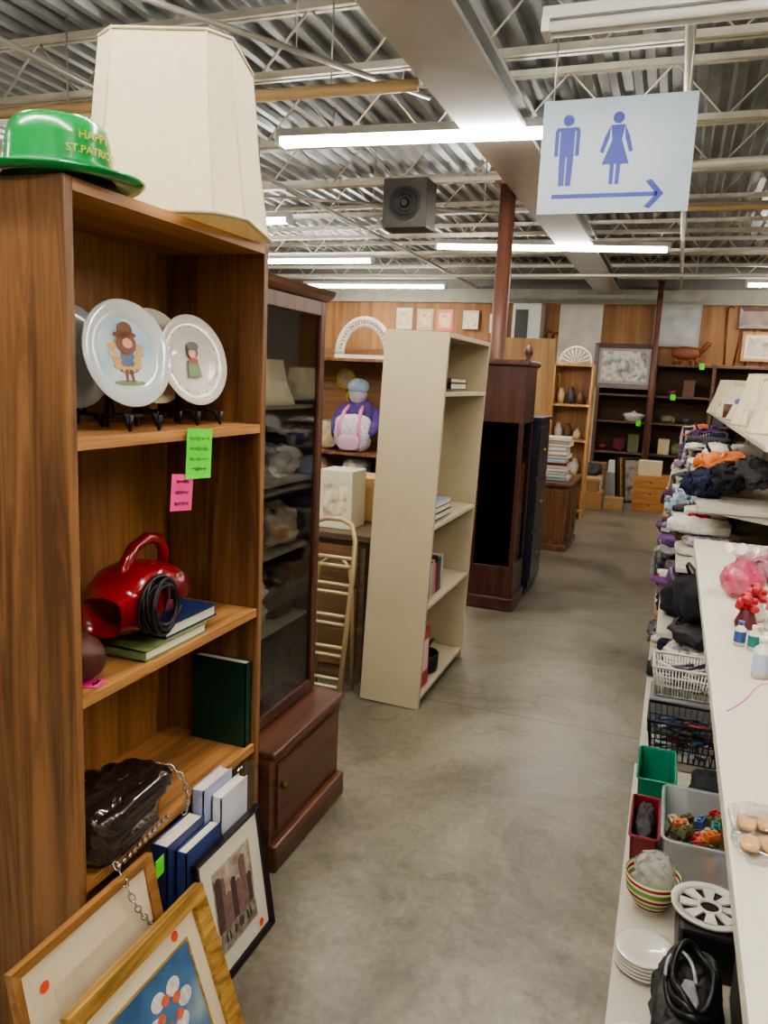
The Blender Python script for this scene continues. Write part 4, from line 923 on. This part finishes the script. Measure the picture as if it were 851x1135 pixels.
# top shelf goods
for i,(x,y,a,b,h) in enumerate([(.43,3.85,.12,.07,.24),(.45,4.75,.14,.08,.28),(.48,5.6,.14,.08,.22),(.44,6.4,.13,.08,.22),(.46,7.4,.17,.1,.28)]):
    octshade('lampshade',(x,y,1.331),a,b,h,'cream fabric lampshade standing on the upper white shelf',rz=.2*i,parts=i<3,group='lampshades on the upper shelf')
octshade('lampshade',(.5,3.25,1.331),.12,.07,.24,'large cream fabric lampshade on the upper white shelf',rz=.1)
cloth('white',.47,4.3,1.331,.22,.22,.12,.2,0,'plastic_bag','bag',where='on the upper shelf',fr=4,e=.8); cloth('beige',.46,5.2,1.331,.22,.22,.1,.16,0,'crumpled_garment',where='on the upper shelf',fr=3,e=.8); cloth('grey',.45,6.9,1.331,.22,.26,.12,.2,0,'crumpled_garment',where='on the upper shelf',e=.8)
toyjar('beige',.36,4.08,1.331,.04,.12); toyjar('white',.36,5.0,1.331,.04,.14); toyjar('brown',.36,6.05,1.331,.045,.12)
# wire baskets
def basket(nm,lab,x,y,z,w_,d_,h_,mt,step=.02,wire=.0015):
    r=thing(nm,lab,'basket',(x,y,z))
    def rr(k,zz): return [(x-w_/2*k,y-d_/2*k,zz),(x+w_/2*k,y-d_/2*k,zz),(x+w_/2*k,y+d_/2*k,zz),(x-w_/2*k,y+d_/2*k,zz)]
    mb=MB()
    for q in(.0,.33,.66): mb.tube(rr(.85+.15*q,z+.003+h_*q),wire*1.2,6,True)
    nw=int(w_/step);nd=int(d_/step)
    for i in range(nw+1):
        f=-.5+i/nw
        for s in(-.5,.5): mb.tube([(x+f*w_*.85,y+s*d_*.85,z+.003),(x+f*w_,y+s*d_,z+h_)],wire,5)
        mb.tube([(x+f*w_*.85,y-.5*d_*.85,z+.003),(x+f*w_*.85,y+.5*d_*.85,z+.003)],wire,5)
    for i in range(nd+1):
        f=-.5+i/nd
        for s in(-.5,.5): mb.tube([(x+s*w_*.85,y+f*d_*.85,z+.003),(x+s*w_,y+f*d_,z+h_)],wire,5)
    obj('wire_mesh',mb,mt,r); obj('rim',MB().tube(rr(1,z+h_),.006,8,True),mt,r); return r
whw=M('white_coated_wire',(220,216,204),.4); blw=M('black_wire',(24,24,26),.4)
basket('wire_basket','black wire basket full of pens on the shelving base',.155,3.03,.142,.27,.2,.15,blw,.022,.002)
basket('wire_basket','white coated wire basket with pens and supplies',.155,3.27,.30,.27,.2,.12,whw,.012,.003)
obj('storage_box',MB().box(.02,.29,3.17,3.37,.141,.295),M('grey_storage_box',(120,120,124),.5),label='grey plastic storage box under the white wire basket',cat='storage box',bevel=.01)
random.seed(9)
for (bx,by_,bz,n_) in((.155,3.03,.155,30),(.155,3.27,.315,24)):
    for i in range(n_):
        c=random.choice(('black','blue','navy','red','black','white','charcoal','pale blue')); x=bx+random.uniform(-.08,.08); y=by_+random.uniform(-.05,.05); a=random.uniform(-.9,.9); z=bz+.0042*i
        r=thing('pen',f'{c} ballpoint pen lying in a wire basket','pen',(x,y,z),(random.uniform(-.2,.2),random.uniform(-.2,.2),a),group='pens in the wire baskets')
        obj('barrel',MB().cyl((-.05,0,0),(.035,0,0),.0055,n=8),cov(c),r,local=True)
        obj('cap',MB().cyl((.035,0,0),(.07,0,0),.0065,n=8),cov('charcoal'),r,local=True)
# -- base deck items
dz=.141
def tray(nm,lab,x0,x1,y0,y1,z0,h,mt,cat='box',t=.004,rim=True):
    r=thing(nm,lab,cat,((x0+x1)/2,(y0+y1)/2,z0)); cx=(x0+x1)/2;cy=(y0+y1)/2;a=(x1-x0)/2;b=(y1-y0)/2
    def ring(k,z,off=0,m=6):
        o=[];rad=min(a,b)*.25
        for qx,qy,a0 in((1,1,0),(-1,1,pi/2),(-1,-1,pi),(1,-1,1.5*pi)):
            for i in range(m+1):
                t_=a0+pi/2*i/m; o.append((cx+k*(qx*(a-rad))+ (rad*k-off)*math.cos(t_),cy+k*(qy*(b-rad))+(rad*k-off)*math.sin(t_),z))
        return o
    rings=[ring(.86,z0),ring(1,z0+h),ring(1,z0+h,t),ring(.86,z0+t,t)]
    n=len(rings[0]); mb=MB(); vs=[v for q in rings for v in q]
    fs=[(j*n+i,j*n+(i+1)%n,(j+1)*n+(i+1)%n,(j+1)*n+i) for j in range(3) for i in range(n)]
    fs+=[tuple(reversed(range(n))),tuple(3*n+i for i in range(n))]
    mb.add(vs,fs); obj('tub_wall',mb,mt,r)
    if rim: obj('rim',MB().tube(ring(1.02,z0+h),.0045,8,True),mt,r)
    return r
tray('storage_bin','teal green plastic storage bin on the shelving base',.005,.12,2.5,2.74,dz,.13,M('teal_plastic',(22,128,98),.35),'storage bin')
tubm=M('milky_clear_plastic',(214,220,222),.25,alpha=.35,var=.02)
tray('storage_tub','clear plastic tub filled with colourful small toys',.085,.30,2.13,2.45,dz,.15,tubm,'storage tub')
random.seed(3); tc_=['teal','orange','blue','red','olive','olive','beige','orange','olive']
for i in range(60):
    c=tc_[i%len(tc_)]; x=.19+random.uniform(-.07,.07); y=2.29+random.uniform(-.12,.12); z=dz+.012+.022*(i//13)
    mb=MB(); s=.02; mb.box(-s,s,-s*.6,s*.6,0,s*1.1)
    for q in(-.5,.5): mb.cyl((q*s,0,s*1.1),(q*s,0,s*1.4),s*.3,n=8)
    obj('toy_brick',mb,cov(c),label=f'small {c} plastic toy brick in the clear tub',cat='toy',group='toy bricks in the clear tub',loc=(x,y,z),rot=(random.uniform(-.3,.3),random.uniform(-.3,.3),random.uniform(0,3)))
tray('storage_bin','dark red plastic basket on the shelving base',.0,.078,2.2,2.44,dz,.1,M('dark_red_plastic',(116,20,36),.35),'storage bin')
cloth('charcoal',.04,2.32,dz+.01,.05,.18,.11,.2,0,'cloth_bundle','fabric',where='inside the dark red basket',e=.8)
def stripem():
    m=bpy.data.materials.new('striped_bowl_glaze'); m.use_nodes=True; nt=m.node_tree; b=nt.nodes['Principled BSDF']; tc=nt.nodes.new('ShaderNodeTexCoord'); w_=nt.nodes.new('ShaderNodeTexWave'); w_.inputs['Scale'].default_value=9; w_.bands_direction='Z'; w_.inputs['Distortion'].default_value=.3
    nt.links.new(tc.outputs['Object'],w_.inputs['Vector']); r=nt.nodes.new('ShaderNodeValToRGB'); r.color_ramp.interpolation='CONSTANT'; e=r.color_ramp.elements; e[0].color=lin((112,150,70)); e[1].position=.3; e[1].color=lin((216,208,180)); q=e.new(.85); q.color=lin((150,40,40))
    nt.links.new(w_.outputs['Fac'],r.inputs['Fac']); nt.links.new(r.outputs['Color'],b.inputs['Base Color']); b.inputs['Roughness'].default_value=.2; return m
sb=stripem()
r=thing('bowl','green, cream and red striped ceramic bowl on the shelving base','bowl',(.07,2.04,dz))
obj('bowl_body',MB().lathe([(.0001,0),(.035,0),(.04,.008),(.066,.05),(.072,.1),(.069,.1),(.062,.05),(.035,.014),(.0001,.01)],32,c=(.07,2.04,dz)),sb,r)
obj('foot_ring',MB().lathe([(.036,0),(.038,.004),(.034,.006)],32,c=(.07,2.04,dz)),porc,r)
obj('plastic_bag',MB().blob((.07,2.04,dz+.03),.1,.1,.12,e=.8,cr=.12,seed=12,fr=4,nu=44,nv=24),M('cloudy_plastic',(222,222,220),.2,alpha=.4,coat=.5),r,label='crumpled cloudy plastic bag')
r=thing('food_dehydrator','black kitchen appliance base with a slotted white tray on top','kitchen appliance',(.21,1.90,dz))
obj('housing',B(.13,.31,1.81,1.99,dz,dz+.12),blk,r,bevel=.01)
mb=MB()
cxx,cyy,zt=.20,1.91,dz+.122
mb.lathe([(.022,0),(.03,0),(.03,.006),(.022,.006),(.022,0)],32,c=(cxx,cyy,zt)); mb.lathe([(.07,0),(.088,0),(.09,.01),(.084,.006),(.07,.006),(.07,0)],36,c=(cxx,cyy,zt))
for i in range(8):
    a=pi*i/4; ca,sa=math.cos(a),math.sin(a); u=Vector((ca,sa,0));v=Vector((-sa,ca,0)); c0=Vector((cxx,cyy,zt))
    mb.prism([c0+u*.028-v*.008,c0+u*.072-v*.016,c0+u*.072+v*.016,c0+u*.028+v*.008],(0,0,.006))
obj('slotted_tray',mb,M('white_plastic',(218,214,204),.3),r)
r=thing('shoulder_bag','black nylon shoulder bag with a coiled strap on the shelving base','bag',(.16,1.60,dz))
obj('bag_body',MB().blob((.15,1.60,dz),.14,.28,.12,e=.6,cr=.09,seed=15,fr=3,nu=44,nv=22),M('black_nylon',(34,34,36),.5,bump=.3,scale=60),r)
for k in range(3):
    pts=[(.155+(.052-.006*k)*math.cos(t),1.62+(.115-.01*k)*math.sin(t),dz+.13+.008*k+.012*math.sin(3*t+k)) for t in [2*pi*i/40 for i in range(40)]]
    obj('strap',MB().tube(pts,.007,8,True),blk,r)
obj('cable',MB().tube([(.13+.03*math.cos(t),1.6+.09*math.sin(t),dz+.145) for t in [pi*i/20 for i in range(21)]],.004,8),M('grey_cable',(150,150,150),.4),r)
obj('pale_pouch',MB().blob((.15,1.58,dz+.11),.035,.1,.025,e=.6,cr=.1,seed=3),cm('grey'),r,label='grey folded pouch on the bag')
r=thing('portable_radio','glossy black upright portable radio on the shelving base','radio',(.28,1.5,dz))
obj('case',B(.245,.305,1.40,1.77,dz,dz+.25),M('gloss_black',(14,14,16),.12,coat=.5),r,bevel=.015)
obj('handle',MB().tube([(.275,1.5,dz+.24),(.275,1.5,dz+.28),(.275,1.52,dz+.29),(.275,1.69,dz+.29),(.275,1.71,dz+.28),(.275,1.71,dz+.24)],.007,8),blk,r)
obj('speaker_grille',B(.243,.245,1.45,1.72,dz+.04,dz+.2),dk,r)
for k,(px_,py,n_) in enumerate(((.062,1.80,5),(.055,1.5,4))):
    for i in range(n_):
        z=dz+.009*i; s=thing('dinner_plate','plain white dinner plate stacked on the shelving base','plate',(px_,py,z),group='white plates on the shelving base')
        obj('plate_body',MB().lathe([(.0001,0),(.035,0),(.04,.003),(.068,.012),(.07,.014),(.068,.015),(.04,.006),(.0001,.004)],32,c=(px_,py,z)),porc,s)
        obj('foot_ring',MB().lathe([(.034,0),(.036,.0015)],24,c=(px_,py,z)),porc,s)
for (c,x,y,w_,d_,h_) in(('charcoal',.45,2.3,.22,.4,.2),('beige',.46,1.8,.2,.4,.25),('blue',.45,2.68,.22,.25,.2),('black',.24,2.62,.15,.2,.12)):
    cloth(c,x,y,dz,w_,d_,h_,.1,1,'cloth_bundle','fabric',where='deep on the shelving base',fr=3)
# -- items on near upper shelf
zs=1.001
pinkg=M('pink_glass',(190,56,96),.06,var=.35,alpha=.72,coat=.8,scale=50,bump=.5)
r=thing('glass_vase','round pink glass vase with a ruffled rim on the white shelf','vase',(.2,2.1,zs))
obj('vase_body',MB().lathe([(.0001,0),(.03,0),(.05,.02),(.055,.045),(.045,.07),(.022,.088),(.02,.1)],28,c=(.2,2.1,zs)),pinkg,r)
mb=MB(); n=48; vs=[]
for k,(rr,z) in enumerate(((.02,.098),(.034,.114),(.046,.12))):
    for i in range(n):
        a=2*pi*i/n; w_=1+.1*k*math.sin(8*a); vs.append((.2+rr*w_*math.cos(a),2.1+rr*w_*math.sin(a),zs+z+.004*k*math.sin(8*a+1)))
mb.add(vs,[(j*n+i,j*n+(i+1)%n,(j+1)*n+(i+1)%n,(j+1)*n+i) for j in range(2) for i in range(n)],True)
obj('ruffled_rim',mb,M('clear_pink_rim',(226,190,198),.1,alpha=.6),r)
cloth('mauve',.3,2.35,zs,.16,.2,.06,.2,0,'cloth_bundle','fabric',where='behind the pink vase',e=.8)
def figurine(x,y,c1,c2,lab,h=.08):
    r=thing('figurine',lab,'figurine',(x,y,zs))
    obj('base',MB().lathe([(.0001,0),(.022,0),(.024,.01),(.014,h*.5),(.012,h*.6),(.0001,h*.62)],16,c=(x,y,zs)),c1,r)
    for k in range(7):
        a=2*pi*k/7; q=0 if k==0 else .016
        obj('blossom',MB().blob((x+q*math.cos(a),y+q*math.sin(a),zs+h*.5+.01*(k%3)),.022,.022,.02,e=1,cr=.15,seed=k,nu=14,nv=8),c2,r)
figurine(.215,1.9,porc,cov('red'),'white and red ceramic flower figurine on the shelf'); figurine(.25,1.82,porc,cm('pink'),'white and pink ceramic flower figurine on the shelf')
figurine(.19,1.82,cov('maroon'),cov('red'),'dark red flower ornament on the shelf',.07)
def bottle(x,y,h,rad,mt,capm,labm,lab):
    r=thing('bottle',lab,'bottle',(x,y,zs))
    obj('bottle_body',MB().lathe([(.0001,0),(rad,0),(rad,h*.7),(rad*.5,h*.8),(rad*.5,h*.85),(.0001,h*.85)],20,c=(x,y,zs)),mt,r)
    obj('label',MB().lathe([(rad+.0006,h*.15),(rad+.0006,h*.6)],20,c=(x,y,zs)),labm,r); obj('cap',MB().cyl((x,y,zs+h*.85),(x,y,zs+h),rad*.55,n=14),capm,r)
lwb=M('label_white_blue',(180,192,208),.4)
bottle(.168,1.68,.05,.011,porc,cov('blue'),cov('blue'),'tiny white bottle with a blue label on the shelf')
bottle(.192,1.66,.05,.011,porc,whw,cov('teal'),'tiny white bottle with a teal label on the shelf')
bottle(.21,1.62,.05,.011,porc,whw,cov('red'),'tiny white bottle with a red label on the shelf')
bottle(.19,1.5,.075,.015,porc,whw,lwb,'small white plastic bottle on the shelf')
bottle(.225,1.47,.08,.016,porc,whw,lwb,'small white plastic bottle beside another bottle')
obj('loose_wire',MB().tube(bez([(.125,1.3,1.003),(.19,1.34,1.03),(.14,1.42,1.05),(.3,1.38,1.003)],24),.001,6),M('magenta_wire',(190,70,160),.4),label='thin magenta craft wire curling on the white shelf',cat='wire')
r=thing('snack_pack','clear plastic bag of beige biscuits lying on the shelf','packaged food',(.16,.93,zs))
for i in range(8):
    a=(.126+.022*(i%4),.90+.045*(i//4)+.006*(i%2),zs+.002)
    obj('biscuit',MB().blob(a,.02,.03,.008,e=.6),M('biscuit',(206,160,108),.7,bump=.3,scale=90),r)
obj('bag_film',MB().blob((.165,.925,zs),.115,.13,.018,e=.5,cr=.16,seed=31,fr=5,nu=56,nv=20),clearp,r)
